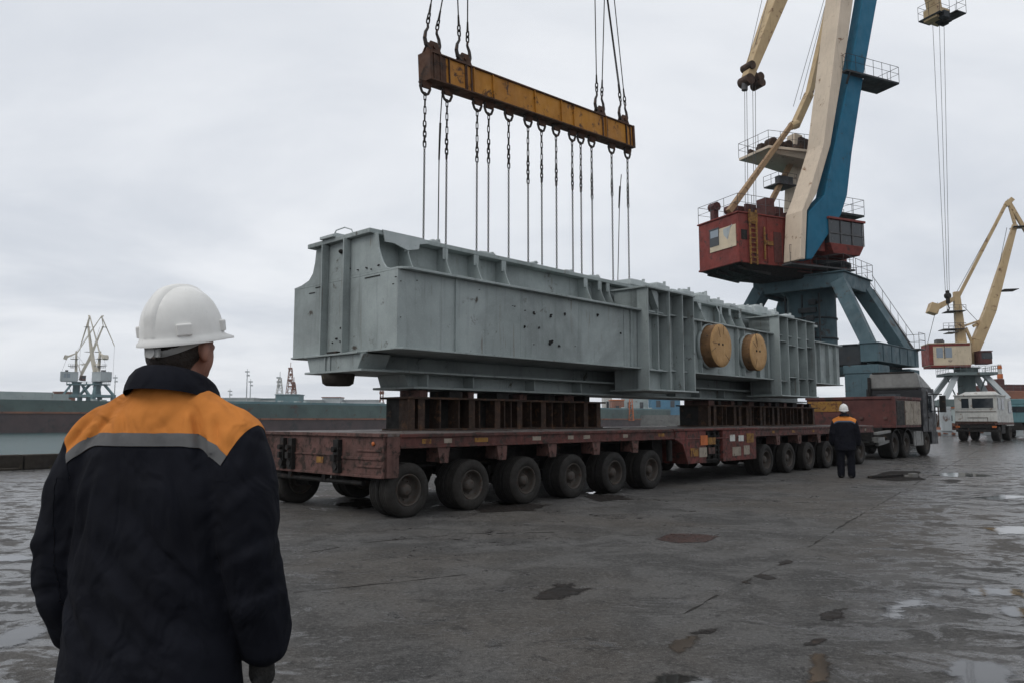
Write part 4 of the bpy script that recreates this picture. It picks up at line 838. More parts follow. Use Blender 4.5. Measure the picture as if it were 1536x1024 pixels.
    for p, q in (((1420,440),(1402,505)),((1447,425),(1524,286)),((1449,440),(1480,480)),((1573,400),(1573,520)),((1494,440),(1520,330))): a, c = P(*p), P(*q); b.tube((a[0],0,a[1]), (c[0],0,c[1]), .025, n=5)
    part('rope', b, 'rail', 0)
    return t
p = at_depth(1453, 628, 72); small_crane('tan harbour crane with cream and red house standing beyond the white truck', (p.x, p.y, 0), math.radians(-14), 1.0, base='fargrey')
# ------------------------------------------------------------------ tractor unit and its ballast box
def wheelset(parent, c, R, wd, m='rim', axis='y', flip=False):
    s = -1 if flip else 1
    b = MB(); b.lathe([(R*.56,s*.02),(R*.57,0),(R*.55,s*.03),(R*.5,s*wd*.4),(R*.3,s*wd*.45),(R*.25,s*wd*.15),(0,s*wd*.12)], 24, axis='y'); w = b.build('wheel', M[m], parent, 0, loc=c)
    b = MB(); b.lathe([(R*.57,s*.02),(R*.7,-s*.004),(R*.88,0),(R*.97,s*.03),(R,s*.06),(R,s*(wd-.06)),(R*.97,s*(wd-.03)),(R*.88,s*wd),(R*.56,s*wd)], 32, axis='y'); b.build('tyre', M['rubber'], w)
T0 = W(25.0, 1.55)
t = thing('tractor_truck', 'dark grey tractor truck with pale roof fairing coupled ahead of the trailer', 'truck', T0, ROT)
def Tl(b, name, m, bev=.015, par=None):
    b.v = [(x - 25.0, y - 1.55, z) for x, y, z in b.v]; return b.build(name, M[m], par or t, bev)
b = MB(); b.hexa([(26.7,.3,.95),(28.55,.3,.95),(28.55,2.45,.95),(26.7,2.45,.95),(26.7,.3,2.72),(28.4,.3,2.72),(28.4,2.45,2.72),(26.7,2.45,2.72)]); b.box(27.75, 28.62, .28, 2.47, .45, .949); b.box(26.75,27.0,.285,.299,1.2,2.6); CABT = Tl(b, 'cab', 'truck', .06)
b = MB(); b.hexa([(26.72,.34,2.73),(28.38,.34,2.73),(28.38,2.41,2.73),(26.72,2.41,2.73),(26.75,.46,3.36),(27.3,.55,3.34),(27.3,2.2,3.34),(26.75,2.3,3.36)]); Tl(b, 'roof_fairing', 'truckl', .05)
b = MB(); b.box(26.72, 26.8, .55, 2.2, 3.35, 3.41); b.box(26.68, 26.72, .4, 2.3, 2.66, 2.74); b.tube((26.66,2.3,1.0),(26.66,2.3,3.2),.07); Tl(b, 'rear_trim', 'dark')
b = MB(); b.prism([(27.45,1.75),(28.25,1.75),(28.2,2.5),(27.5,2.55)], 'y', .28, .297); b.box(26.69, 26.698, 1.1, 2.0, 2.1, 2.5); Tl(b, 'cab_window', 'glass', 0, CABT)
b = MB(); b.box(27.4, 27.42, .285, .299, .95, 2.6); b.box(27.5, 27.65, .27, .299, 1.5, 1.55); b.box(26.75, 27.3, .285, .299, 1.5, 1.53); Tl(b, 'door_gap', 'dark', 0, CABT)
b = MB(); b.box(28.45, 28.6, -.1, .12, 1.75, 2.45); b.tube((28.4,.3,2.5),(28.52,.02,2.5),.025); b.tube((28.4,.3,1.8),(28.52,.02,1.8),.025); Tl(b, 'mirror', 'dark')
b = MB(); b.box(21.4, 28.3, .95, 1.2, .72, 1.0); b.box(21.4, 28.3, 1.95, 2.2, .72, 1.0); b.box(21.5, 21.8, .6, 2.5, .7, 1.05)
for u in (23.3, 24.65, 27.3): b.tube((u,.6,.5),(u,2.5,.5),.12)
b.beam((21.5,.6,.62),(22.8,.5,.62),.1,.12); b.box(22.0,22.5,.5,2.6,1.0,1.15); Tl(b, 'chassis', 'dark')
b = MB(); b.box(21.6, 22.3, .38, .9, .62, .82); b.beam((21.4,.4,.95),(22.7,.35,1.02),.14,.1); b.beam((21.8,.5,.55),(22.9,.4,.68),.12,.1); Tl(b, 'rear_frame', 'truckl')
for u in (23.3, 24.65):
    b = MB(); b.prism([(u + .62*math.cos(a*PI/8), .5 + .62*math.sin(a*PI/8)) for a in range(9)] + [(u + .58*math.cos(a*PI/8), .5 + .58*math.sin(a*PI/8)) for a in range(8, -1, -1)], 'y', .28, .95); Tl(b, 'mudguard', 'dark', 0)
b = MB(); b.box(25.55, 26.75, .33, .9, .42, .98); b.box(25.75, 25.8, .31, .9, .4, 1.0); b.box(26.5, 26.55, .31, .9, .4, 1.0); Tl(b, 'fuel_tank', 'truckl', .04)
for u in (23.3, 24.65, 27.3):
    for v, f in ((.35, False), (2.75, True)): wheelset(t, (u - 25, v - 1.55, .5), .5, .5 if u < 26 else .32, flip=f)
t = thing('ballast_box', 'rusty red steel ballast box with a pale side panel on the tractor', 'container', W(24.2, 1.75, 1.2), ROT)
def Bl(b, name, m, bev=.01): b.v = [(x - 24.2, y - 1.75, z - 1.2) for x, y, z in b.v]; return b.build(name, M[m], t, bev)
b = MB(); b.box(22.7, 25.85, .14, 3.36, 1.16, 2.2); Bl(b, 'body', 'box')
b = MB(); b.box(22.66, 25.9, .1, .2, 2.2, 2.3); b.box(22.66, 25.9, 3.3, 3.4, 2.2, 2.3); b.box(22.66, 22.76, .2, 3.3, 2.2, 2.3); b.box(25.8, 25.9, .2, 3.3, 2.2, 2.3); b.box(22.64,22.74,.08,.2,1.15,2.2); b.box(22.64, 22.7, .2, 3.3, 1.15, 1.24); Bl(b, 'rim', 'box')
b = MB(); b.box(23.9, 25.8, .115, .139, 1.25, 2.15); b.box(24.85, 24.9, .1, .115, 1.25, 2.15); Bl(b, 'pale_panel', 'boxc', .004)
b = MB(); b.box(22.9, 23.8, .115, .139, 1.25, 2.15); Bl(b, 'dark_panel', 'dark', .004)
b = MB(); b.box(22.68, 22.699, 2.0, 3.3, 1.75, 2.14); Bl(b, 'yellow_panel', 'ochre', 0)
for v in (.45, 1.3): b = MB(); b.cbox((22.67, v, 1.5), (.06,.12,.10)); Bl(b, 'lug', 'rear')
t = thing('drawbar', 'dark steel drawbar between trailer and tractor', 'drawbar', W(20, 1.75), ROT)
b = MB(); b.beam((0,.8,.8),(1.9,0,.85),.14,.18); b.beam((0,-.8,.8),(1.9,0,.85),.14,.18); b.build('frame', M['dark'], t, .01)
b = MB(); b.lathe([(.14,-.04),(.14,.04)], 14, (1.95,0,.85), 'z'); b.build('eye', M['dark'], t)

# ------------------------------------------------------------------ white truck, teal truck and clutter to the right
g = ground(1466, 661)
t = thing('service_truck', 'dirty white truck seen from behind, with a wide dark rear window', 'truck', (g.x, g.y, 0), ROT)
b = MB(); b.box(0, 2.7, -1.25, 1.25, 1.25, 3.0); b.box(-.06, 2.75, -1.3, 1.3, 3.0, 3.1); b.hexa([(.2,-1.0,3.1),(2.5,-1.0,3.1),(2.5,1.0,3.1),(.2,1.0,3.1),(.6,-.7,3.32),(2.2,-.8,3.35),(2.2,.8,3.35),(.6,.7,3.3)]); BO = b.build('body', M['white'], t, .03)
for y0, y1 in ((-1.05,.18), (.38,.82)):
    b = MB(); b.box(-.02, .0, y0, y1, 2.2, 2.85); wi = b.build('window', M['glass'], BO)
    b = MB(); b.box(-.03, -.02, y0 - .05, y1 + .05, 2.15, 2.2); b.box(-.03, -.02, y0 - .05, y1 + .05, 2.85, 2.9); b.build('frame', M['white'], BO)
for x0_ in (.3, 1.3): b = MB(); b.box(x0_, x0_ + .75, -1.27, -1.25, 2.1, 2.85); b.build('window', M['glass'], BO)
b = MB(); b.box(-.03, 0, -1.2, 1.2, 1.95, 1.98); b.box(-.03, 0, -.7, .5, 1.55, 1.58); b.box(-.03, 0, -.7, -.67, 1.3, 1.55); b.box(-.03,0,-1.24,1.24,1.25,1.32); b.build('panel_joint', M['rusty'], BO)
b = MB(); b.hexa([(2.72,-1.25,1.0),(5.0,-1.25,1.0),(5.0,1.25,1.0),(2.72,1.25,1.0),(2.72,-1.25,2.9),(4.6,-1.2,2.9),(4.6,1.2,2.9),(2.72,1.25,2.9)]); b.build('cab', M['white'], t, .05)
b = MB(); b.box(3.4, 4.3, -1.265, -1.251, 1.9, 2.7); b.build('cab_window', M['glass'], t)
b = MB(); b.box(.1, 4.9, -.5, .5, .7, 1.24); b.box(-.15, .0, -1.2, 1.2, .62, .78); b.box(.0, .1, -1.1, 1.1, .85, 1.2); b.box(1.6, 2.6, -1.15, -.7, .5, 1.1); b.build('chassis', M['dark'], t, .02)
b = MB(); b.box(.0, 4.9, -1.27, 1.27, 1.1, 1.25); b.build('sill', M['rear'], t)
for x in (.75, 3.9):
    for y, f in ((-1.2, False), (1.2, True)): wheelset(t, (x, y, .5), .5, .45, flip=f)
for i, y in enumerate((-1.1, 1.05)): b = MB(); b.box(-.17, -.15, y - .1, y + .15, .9, 1.02); b.build('tail_light', M['orange'], t)
g = ground(1523, 656)
t = thing('box_truck', 'teal truck with an orange band parked at the right, beside the white truck', 'truck', (g.x, g.y, 0), ROT)
b = MB(); b.box(0, 3.6, -1.3, 1.3, 1.2, 2.6); b.box(.1, 1.6, -1.2, 1.2, 2.6, 3.05); b.build('body', M['tealtruck'], t, .06)
b = MB(); b.box(-.02, 0, .35, 1.3, 2.05, 2.35); b.box(0, 1.2, 1.3, 1.32, 2.05, 2.35); b.build('orange_band', M['orange'], t)
b = MB(); b.box(-.02, 0, -1.0, .2, 2.0, 2.45); b.build('window', M['glass'], t)
b = MB(); b.box(0, 5.4, -.5, .5, .7, 1.19); b.box(-.2, 0, -1.2, 1.2, .6, .8); b.build('chassis', M['dark'], t, .02)
b = MB(); b.hexa([(3.7,-1.25,1.0),(5.6,-1.25,1.0),(5.6,1.25,1.0),(3.7,1.25,1.0),(3.7,-1.25,2.7),(5.2,-1.2,2.7),(5.2,1.2,2.7),(3.7,1.25,2.7)]); b.build('cab', M['tealtruck'], t, .08)
for x in (.8, 4.4):
    for y, f in ((-1.25, False), (1.25, True)): wheelset(t, (x, y, .5), .5, .45, flip=f)
p = at_depth(1432, 628, 110); t = thing('dock_shed', 'small pale shed with an orange roof far behind the white truck', 'shed', (p.x, p.y, 0), -.5)
b = MB(); b.box(-1.4, 1.4, -2, 2, 0, 3.0); b.build('wall', M['pale'], t)
b = MB(); b.prism([(-1.7,3.0),(1.7,3.0),(0,3.7)], 'y', -2.2, 2.2); b.build('roof', M['orange'], t)
for x0_ in (-.9, .3): b = MB(); b.box(x0_, x0_ + .6, -2.03, -2.0, 1.2, 2.0); b.build('window', M['glass'], t)
rnd = random.Random(77)
p = ground(1424, 652); t = thing('scrap_heap', 'low rusty heap of scrap between the dark tractor and the white truck', 'scrap', (p.x, p.y, 0), .3)
b = MB()
for i in range(70):
    x = rnd.gauss(0, 1.2); h = max(.1, 1.1 - abs(x)*.4); b.cbox((x, rnd.gauss(0,.7), rnd.uniform(.05, h)), (rnd.uniform(.1,.7), rnd.uniform(.1,.5), rnd.uniform(.06,.4)), Matrix.Rotation(rnd.uniform(0,3), 3, 'Z') @ Matrix.Rotation(rnd.uniform(-.7,.7), 3, 'X'))
b.build('scrap', M['farrust'], t, 0)
p = ground(1409, 648); t = thing('pipe_bundle', 'dark upright bundle of pipes just behind the tractor cab', 'pipes', (p.x, p.y, 0), 0)
b = MB()
for i in range(9): b.tube((rnd.uniform(-.5,.5), rnd.uniform(-.3,.3), 0), (rnd.uniform(-.4,.4), rnd.uniform(-.3,.3), rnd.uniform(1.6,2.9)), rnd.uniform(.05,.1), n=7)
b.build('pipe', M['rusty'], t); b = MB(); b.box(-.7,.7,-.5,.5,0,.25); b.build('base', M['dark'], t)
# ------------------------------------------------------------------ ships and the far shore
def uvp(p): d = Vector(p) - O; return d.dot(U), d.dot(N)
def hull(label, px0, px1, pxr, depth, ztop, zgreen, zred, bul, bowl, bowr):
    v = uvp(at_depth(pxr, 628, depth))[1]; u0 = side(px0, 628, v)[0]; u1 = side(px1, 628, v)[0]; L = u1 - u0; Bm = 22
    t = thing('cargo_ship', label, 'ship', W(u0, v, -1.5), ROT)
    st = [(0,.30,1.0),(.02*L,.62,.55),(.05*L,.9,.2),(.09*L,1,0)] if bowl else [(0,1,0)]
    st += [(L*.3,1,0),(L*.6,1,0)]
    st += [(L*.92,1,0),(L*.96,.85,.15),(L*.985,.6,.4),(L,.25,.9)] if bowr else [(L,1,0)]
    def band(z0, z1, name, m, o=0):
        vs = []; n = len(st)
        for x, w, _ in st:
            for z in (z0, z1):
                h = Bm/2*w; vs += [(x, Bm/2 - h - o, z), (x, Bm/2 + h + o, z)]
        fs = []
        for i in range(n - 1):
            a = 4*i; c = a + 4
            fs += [(a, c, c+2, a+2), (a+1, a+3, c+3, c+1), (a+2, c+2, c+3, a+3), (a, a+1, c+1, c)]
        fs += [(0,2,3,1), (4*n-4, 4*n-3, 4*n-1, 4*n-2)]
        b = MB(); b.add(vs, fs); b.build(name, M[m], t)
    band(-.5, zred + 1.5, 'lower_hull', 'hullred'); band(zred + 1.501, zgreen + 1.5, 'hull', 'hull', .02); band(zred + 1.3, zred + 1.7, 'rubbing_strake', 'farrust', .25)
    if bul:
        ub = side(bul[1], 628, v)[0] - u0 if bul[1] else L
        if ub < L:
            b = MB(); b.box(0, ub, .05, Bm - .05, zgreen + 1.501, ztop + 1.5); b.box(ub, ub + 3.2, .3, 5, zgreen + 1.501, ztop + 1.2); b.build('bulwark', M[bul[0]], t)
        else: band(zgreen + 1.501, ztop + 1.5, 'bulwark', bul[0], -.05)
    b = MB(); rr = random.Random(int(L))
    for i in range(int(L/4)):
        x = rr.uniform(.1*L, .9*L); b.box(x, x + rr.uniform(.3,1.2), .1, 1.5, zgreen + 1.45, (ztop if not bul else zgreen) + 1.5 + rr.uniform(.2,.9))
    b.build('deck_fitting', M['pale'], t)
    b = MB(); 
    for i in range(max(3, int(L/34))): x = rr.uniform(.1, .9)*L; b.box(x, x + .3, -.14, -.03, zred + 1.8, zgreen + 1.3 - rr.uniform(0, .8))
    b.build('fender_strip', M['hullred'], t)
    return t, L, v, u0
s1 = hull('long grey green ship with a pale upper strake lying left behind the near worker', -260, 262, 0, 166, 7.4, 5.7, 2.9, ('pale', 78), False, True)
s2 = hull('long dark green barge moored across the water behind the trailer', 268, 1030, 330, 168, 5.4, 4.9, 1.5, ('farteal', None), True, False)
# far pier behind the ships
a0 = at_depth(-500, 628, 300); a1 = at_depth(1250, 628, 420)
b = MB(); b.box(a0.x, a1.x, 285, 480, -4, 3.0); tag(b.build('far_pier', M['concrete']), kind='structure')
def left_crane(x, label, rz, mir, D=268):
    p = at_depth(x, 628, D); small_crane(label, (p.x, D + 25, 3.0), rz, 1.42, house='fargrey', base='farteal', jib='farcream', group='pair of distant cranes on the far pier', mirror=mir)
def left(x, label, rz): 
    p = at_depth(x, 628, 295); return small_crane(label, (p.x, 295, 5.4), rz, 1.64, .6, house='fargrey', base='farteal', jib='farcream', group='pair of distant cranes on the far pier')
left(112, 'left one of two distant teal and cream cranes, its jib leaning right', math.radians(32))
left(143, 'right one of two distant teal and cream cranes, its jib leaning left', math.radians(150))
def far(x0, x1, y0, y1, D, name, label, cat, m, roof=None, dp=8):
    a = at_depth(x0, y1, D); c = at_depth(x1, y0, D); t = thing(name, label, cat, (a.x, D, 3.0))
    h = c.z - 3.0; w = c.x - a.x
    b = MB(); b.box(0, w, 0, dp, 0, h); b.build('wall', M[m], t)
    b = MB(); b.box(-.3, w + .3, -.3, dp + .3, h, h + .4); b.build('roof', M[roof or 'fargrey'], t)
    b = MB(); k = max(1, int(w/4))
    for i in range(k): b.box((i + .3)*w/k, (i + .6)*w/k, -.05, 0, h*.35, h*.65)
    b.build('window_band', M['glass'], t)
    return t, w, h
far(330, 381, 597, 606, 330, 'warehouse', 'long pale flat warehouse on the far pier beside the near worker', 'warehouse', 'pale')
far(381, 414, 598, 606, 340, 'warehouse', 'lower dark roofed warehouse on the far pier left of the teal block', 'warehouse', 'pale', 'farteal')
far(413, 448, 592, 606, 320, 'port_block', 'teal flat topped block below the red and white towers', 'building', 'farteal', 'farteal')
far(452, 482, 600, 606, 340, 'warehouse', 'low pale warehouse just right of the teal block', 'warehouse', 'pale')
far(483, 510, 596, 606, 345, 'warehouse', 'reddish roofed warehouse on the far pier below the girder end', 'warehouse', 'fargrey', 'farrust')
far(512, 566, 600, 606, 350, 'warehouse', 'wide low grey warehouse left of the trailer stand', 'warehouse', 'fargrey')
far(80, 96, 588, 600, 300, 'port_block', 'rusty red cabin at the foot of the distant crane pair', 'building', 'farrust', 'farrust')
far(978, 1020, 588, 613, 300, 'blue_shed', 'blue dock shed seen under the girder right of the gap', 'shed', 'farblue', 'fargrey')
far(936, 972, 592, 613, 310, 'pale_shed', 'pale blue shed seen under the girder beside the blue one', 'shed', 'pale', 'farblue')
far(906, 918, 590, 613, 315, 'white_tank_house', 'small white building at the left of the gap under the girder', 'building', 'white', 'fargrey')
far(918, 936, 600, 613, 300, 'rusty_shed', 'low orange shed in the gap under the girder', 'shed', 'farrust', 'orange')
def lattice(x, y0, y1, D, label, m, w=2.0, name='lattice_tower', z0=3.0, taper=.35, heads=3):
    p = at_depth(x, y0, D); h = p.z - z0; t = thing(name, label, 'tower', (p.x, D, z0)); b = MB(); k = max(4, int(h/2.2))
    def c(i, f): ww = w*(1 - (1 - taper)*f)/2; return Vector(((-ww, ww, ww, -ww)[i], (-ww, -ww, ww, ww)[i], h*f))
    for i in range(4):
        b.beam(c(i,0), c(i,1), .22)
        for j in range(k): b.beam(c(i, j/k), c((i+1) % 4, (j+1)/k), .14); b.beam(c(i, j/k), c((i+1) % 4, j/k), .14)
    b.build('frame', M[m], t)
    b = MB(); rr = random.Random(x)
    for i in range(heads): b.cbox((rr.uniform(-.6,.6), 0, h*(1 - i*.2)), (rr.uniform(.8,1.8), .8, rr.uniform(.5,1.2)))
    b.tube((0,0,h),(0,0,h + 2.5),.12); b.build('head', M['fargrey' if m != 'farrust' else 'farrust'], t)
lattice(420, 566, 597, 322, 'white lattice tower standing on the teal block', 'white', 2.6, z0=10)
lattice(436, 552, 597, 324, 'tall orange red lattice tower beside the white one', 'farrust', 3.0, z0=10, heads=4)
lattice(441, 574, 597, 326, 'short rusty lattice tower right of the tall orange one', 'farrust', 2.4, z0=10)
lattice(573, 566, 606, 300, 'thin rusty lattice mast at the left end of the stand', 'farrust', 1.6)
lattice(946, 588, 612, 280, 'small orange lattice crane post in the gap under the girder', 'orange', 1.8, z0=1)
def mast(x, y0, D, label):
    p = at_depth(x, y0, D); h = p.z - 3; t = thing('light_mast', label, 'mast', (p.x, D, 3)); b = MB(); b.tube((0,0,0),(0,0,h),.32,.16); b.build('pole', M['fargrey'], t)
    b = MB(); b.cbox((0,0,h),(1.8,.5,.5)); b.cbox((.4,0,max(h-1.6,h*.7)),(1.2,.5,.6)); b.tube((0,0,h),(0,0,h+1.2),.1); b.build('lamp_head', M['fargrey'], t)
mast(371, 557, 330, 'taller grey light mast on the far pier right of the near worker'); mast(376, 572, 335, 'shorter grey light mast beside the taller mast'); mast(173, 566, 330, 'thin grey mast right of the distant crane pair')
mast(345, 586, 340, 'short stubby mast on the far pier close to the worker collar')
# brown ship on the right
p = at_depth(1500, 628, 135); t = thing('moored_ship', 'rusty brown ship with a red and white mast beyond the teal truck', 'ship', (p.x, p.y, 0), ROT*.2)
b = MB(); b.hexa([(1,0,-2),(26,0,-2),(26,10,-2),(1,10,-2),(0,0,6.4),(26,0,6.4),(26,10,6.4),(0,10,6.4)]); b.build('hull', M['farrust'], t, .1)
b = MB(); b.box(2.0, 20, 2, 9, 6.4, 7.6); b.box(2.2, 3.6, 2.5, 5, 7.6, 8.6); b.build('deckhouse', M['box'], t, .05)
b = MB(); b.tube((3.2,3,7.6),(3.2,3,11.2),.42,.3,n=12); b.build('mast', M['white'], t); b = MB(); b.tube((3.2,3,8.7),(3.2,3,9.5),.47,.46,n=12); b.build('mast_band', M['orange'], t); b = MB(); b.tube((3.2,3,10.4),(3.2,3,11.0),.40,.36,n=12); b.build('mast_band', M['orange'], t)
b = MB(); railing(b, [(.2,.2,6.4),(24,.2,6.4)], 1.0, 1.5, .04); b.build('railing', M['rail'], t)
# ------------------------------------------------------------------ people
def voxel(parts, vox, smooth=6, disp=None):
    """parts: list of ('c', p0, r0, p1, r1[, squash-y]) tapered capsules or ('e', centre, radii, rotz) ellipsoids -> one continuous bmesh"""
    bm = bmesh.new()
    def ell(c, r, R=None):
        res = bmesh.ops.create_icosphere(bm, subdivisions=3, radius=1)
        Mx = Matrix.Translation(c) @ (R.to_4x4() if R else Matrix()) @ Matrix.Diagonal((*r, 1)); bmesh.ops.transform(bm, matrix=Mx, verts=res['verts'])
    for p in parts:
        if p[0] == 'e': ell(Vector(p[1]), p[2], p[3] if len(p) > 3 else None)
        else:
            a, ra, c, rb = Vector(p[1]), p[2], Vector(p[3]), p[4]; sq = p[5] if len(p) > 5 else 1.0
            d = c - a; n = max(2, int(d.length/(max(.012, min(ra, rb)*.45)))); 
            for i in range(n + 1):
                f = i/n; r = ra + (rb - ra)*f; q = a + d*f
                res = bmesh.ops.create_icosphere(bm, subdivisions=2, radius=r)
                bmesh.ops.transform(bm, matrix=Matrix.Translation(q) @ Matrix.Diagonal((1, sq, 1, 1)), verts=res['verts'])
    me = bpy.data.meshes.new('tmp'); bm.to_mesh(me); bm.free()
    o = bpy.data.objects.new('tmp', me); COL.objects.link(o)
    r = o.modifiers.new('r', 'REMESH'); r.mode = 'VOXEL'; r.voxel_size = vox
    s = o.modifiers.new('s', 'SMOOTH'); s.iterations = smooth; s.factor = .5
    for (sc, st) in (disp or []):
        tx = bpy.data.textures.new('fold', 'CLOUDS'); tx.noise_scale = sc; tx.noise_depth = 2
        d = o.modifiers.new('d', 'DISPLACE'); d.texture = tx; d.strength = st; d.mid_level = .5; d.texture_coords = 'LOCAL'
    dg = bpy.context.evaluated_depsgraph_get(); dg.update()
    out = bmesh.new(); out.from_mesh(bpy.data.meshes.new_from_object(o.evaluated_get(dg)))
    bpy.data.objects.remove(o); bpy.data.meshes.remove(me); return out
def loft(rings, n=40):
    """rings: (z, half width, half depth, x offset, y offset, squareness) -> parts list of thin ellipsoid-ish slabs is replaced by a closed mesh"""
    vs = []; 
    for z, hw, hd, ox, oy in rings:
        for i in range(n):
            a = 2*PI*i/n; ca, sa = math.cos(a), math.sin(a); e = .82
            vs.append((ox + hw*math.copysign(abs(ca)**e, ca), oy + hd*math.copysign(abs(sa)**e, sa), z))
    return vs
def cut(bm, f):
    d = {v: f(v.co) for v in bm.verts}; new = set()
    for e in list(bm.edges):
        a, c = e.verts; da, dc = d[a], d[c]
        if da*dc < 0:
            t = da/(da - dc)
            if t < .06: d[a] = 0; new.add(a); continue
            if t > .94: d[c] = 0; new.add(c); continue
            _, nv = bmesh.utils.edge_split(e, a, t); d[nv] = 0.0; new.add(nv)
    for fc in list(bm.faces):
        z = [v for v in fc.verts if v in new]
        if len(z) == 2 and len(fc.verts) > 3:
            if not any(z[1] in e.verts for e in z[0].link_edges):
                try: bmesh.utils.face_split(fc, z[0], z[1])
                except Exception: pass
def emit(bm, name, m, parent, faces=None, off=0):
    if faces is not None:
        b2 = bmesh.new(); mp = {}
        for fc in faces:
            for v in fc.verts:
                if v not in mp: mp[v] = b2.verts.new(v.co + v.normal*off)
            b2.faces.new([mp[v] for v in fc.verts])
        bm = b2
    for fc in bm.faces: fc.smooth = True
    bm.normal_update(); me = bpy.data.meshes.new(name); bm.to_mesh(me); bm.free(); me.materials.append(m)
    o = bpy.data.objects.new(name, me); COL.objects.link(o); o.parent = parent; return o

FOLDS = [((.135,1.475),(.175,1.365),.011,.011),((.195,1.455),(.222,1.385),.009,.009),((-.19,1.465),(-.245,1.385),.010,.012),((-.13,1.46),(-.175,1.40),.007,.010),((-.07,1.48),(-.045,1.43),.006,.012),((.05,1.46),(.085,1.42),.005,.010),
    ((.03,1.20),(.20,1.02),.010,.018),((-.04,1.10),(.17,.92),.011,.020),((-.12,1.02),(.08,.86),.009,.020),((.12,1.31),(.175,1.12),.009,.014),((-.12,1.31),(-.175,1.10),.008,.014),((-.2,.98),(-.05,.84),.008,.018),
    ((.24,1.09),(.34,1.15),.005,.016),((.26,.985),(.37,1.03),.004,.018),((-.25,1.12),(-.36,1.07),.005,.017),((-.26,1.0),(-.36,.96),.004,.018),((.24,1.24),(.31,1.31),.005,.016)]
def worker(label, loc, yaw, headyaw, vox, stripe='stripe', hard=True, stance=0, fine=True):
    P = thing('person', label, 'person', loc, yaw)
    hx, hy = .0, .055                                     # head centre, a little forward of the shoulders
    Rh = Matrix.Rotation(headyaw, 3, 'Z')
    H = lambda x, y, z: Vector((hx, hy, 0)) + Rh @ Vector((x, y, 0)) + Vector((0, 0, z))
    # arms: shoulder, elbow, wrist
    arms = {s: (Vector((s*.205, 0, 1.385)), Vector((s*.285, -.03, 1.11)), Vector((s*.295, .035, .875))) for s in (-1, 1)}
    fx = .11 + stance
    body = [('c',(0,.0,1.0),.13,(0,.0,1.35),.15,.75), ('c',(0,.01,1.45),.065,H(0,0,1.6),.058),
            ('e',H(0,-.008,1.695),(.083,.098,.10),Rh), ('e',H(0,.02,1.645),(.069,.078,.085),Rh), ('e',H(0,.055,1.60),(.038,.04,.032),Rh), ('e',H(0,.098,1.655),(.014,.022,.026),Rh), ('e',H(0,.088,1.615),(.024,.014,.010),Rh)]
    for s in (-1, 1):
        body += [('e',H(s*.084,.0,1.655),(.012,.022,.036),Rh @ Matrix.Rotation(s*.35,3,'Z')), ('e',H(s*.03,.083,1.675),(.014,.012,.009),Rh)]
        a, e, w = arms[s]; body += [('c',a,.06,e,.048), ('c',e,.046,w,.034), ('c',w,.032,w + Vector((-s*.01,.03,-.09)),.03,.6), ('c',(s*.09,0,.95),.10,(s*fx,.01,.5),.065), ('c',(s*fx,.01,.5),.06,(s*fx,-.01,.1),.04), ('c',(s*fx,-.02,.06),.04,(s*fx,.12,.045),.035)]
    body.append(('c',(-.15,0,1.38),.07,(.15,0,1.38),.07))
    emit(voxel(body, max(.006, vox), 3), 'body', M['skin'], P)
    # hair at the nape and temples
    emit(voxel([('e',H(0,-.03,1.69),(.085,.088,.088),Rh), ('e',H(0,-.045,1.645),(.074,.062,.075),Rh), ('e',H(.05,-.022,1.665),(.03,.042,.05),Rh), ('e',H(-.05,-.022,1.665),(.03,.042,.05),Rh)], max(.006, vox), 2), 'hair', M['hair'], P)
    # jacket
    rings = [(.68,.245,.155),(.72,.25,.16),(.85,.243,.155),(1.0,.238,.15),(1.15,.238,.148),(1.28,.24,.146),(1.36,.235,.138),(1.42,.21,.125),(1.465,.172,.112),(1.50,.130,.102),(1.535,.104,.092),(1.555,.094,.085)]
    n = 44; vs = loft([(z, a, c, .0, -.005 + (z - 1.2)*.05) for z, a, c in rings], n)
    def jack():
        bm = bmesh.new(); V = [bm.verts.new(v) for v in vs]; k = len(rings)
        for j in range(k - 1):
            for i in range(n): bm.faces.new((V[j*n+i], V[j*n+(i+1) % n], V[(j+1)*n+(i+1) % n], V[(j+1)*n+i]))
        bm.faces.new(V[:n][::-1]); bm.faces.new(V[-n:]); return bm
    def vox2(bm0, parts, vx, sm, disp):
        o2 = voxel_join(bm0, parts, vx, sm, disp); return o2
    parts = []
    for s in (-1, 1):
        a, e, w = arms[s]; m1 = (a + e)/2 + Vector((s*.012,0,0)); m2 = (e + w)/2 + Vector((s*.008,-.01,0))
        parts += [('c',a,.098,m1,.092), ('c',m1,.092,e,.085), ('c',e,.085,m2,.082), ('c',m2,.082,w + Vector((0,0,.03)),.077), ('c',w + Vector((0,0,.03)),.077,w + Vector((0,.004,-.02)),.064)]
        parts += [('c',(s*.09,0,1.475),.07,a + Vector((0,0,.02)),.085)]
    bm = voxel_join(jack(), parts, vox, 8 if fine else 4, [(.17,.016),(.07,.009)] if fine else [(.16,.02)])
    if fine:      # pressed-in folds: near the armholes, across the back and round the elbows
        bm.normal_update()
        for (ax, az), (bx, bz), dep, wd in FOLDS:
            ex, ez = bx - ax, bz - az; LL = ex*ex + ez*ez
            for v in bm.verts:
                if v.co.y > .02: continue
                wx, wz = v.co.x - ax, v.co.z - az; t = (wx*ex + wz*ez)/LL
                if t < -.3 or t > 1.3: continue
                s_ = (wx*ez - wz*ex)/math.sqrt(LL); end = max(0, 1 - (2*abs(t - .5)/1.6)**2)
                v.co += v.normal*(dep*end*(-math.exp(-(s_/wd)**2) + .75*math.exp(-((s_ - 1.9*wd)/wd)**2)))
    # yoke, stripe, sleeves: cut the surface along its seams
    def zstripe(c): ax = abs(c.x); return 1.405 - (3.6*(ax - .12)**2 if ax > .12 else 0)
    fs_top = lambda c: c.z - (zstripe(c) + .017)
    fs_bot = lambda c: c.z - (zstripe(c) - .017)
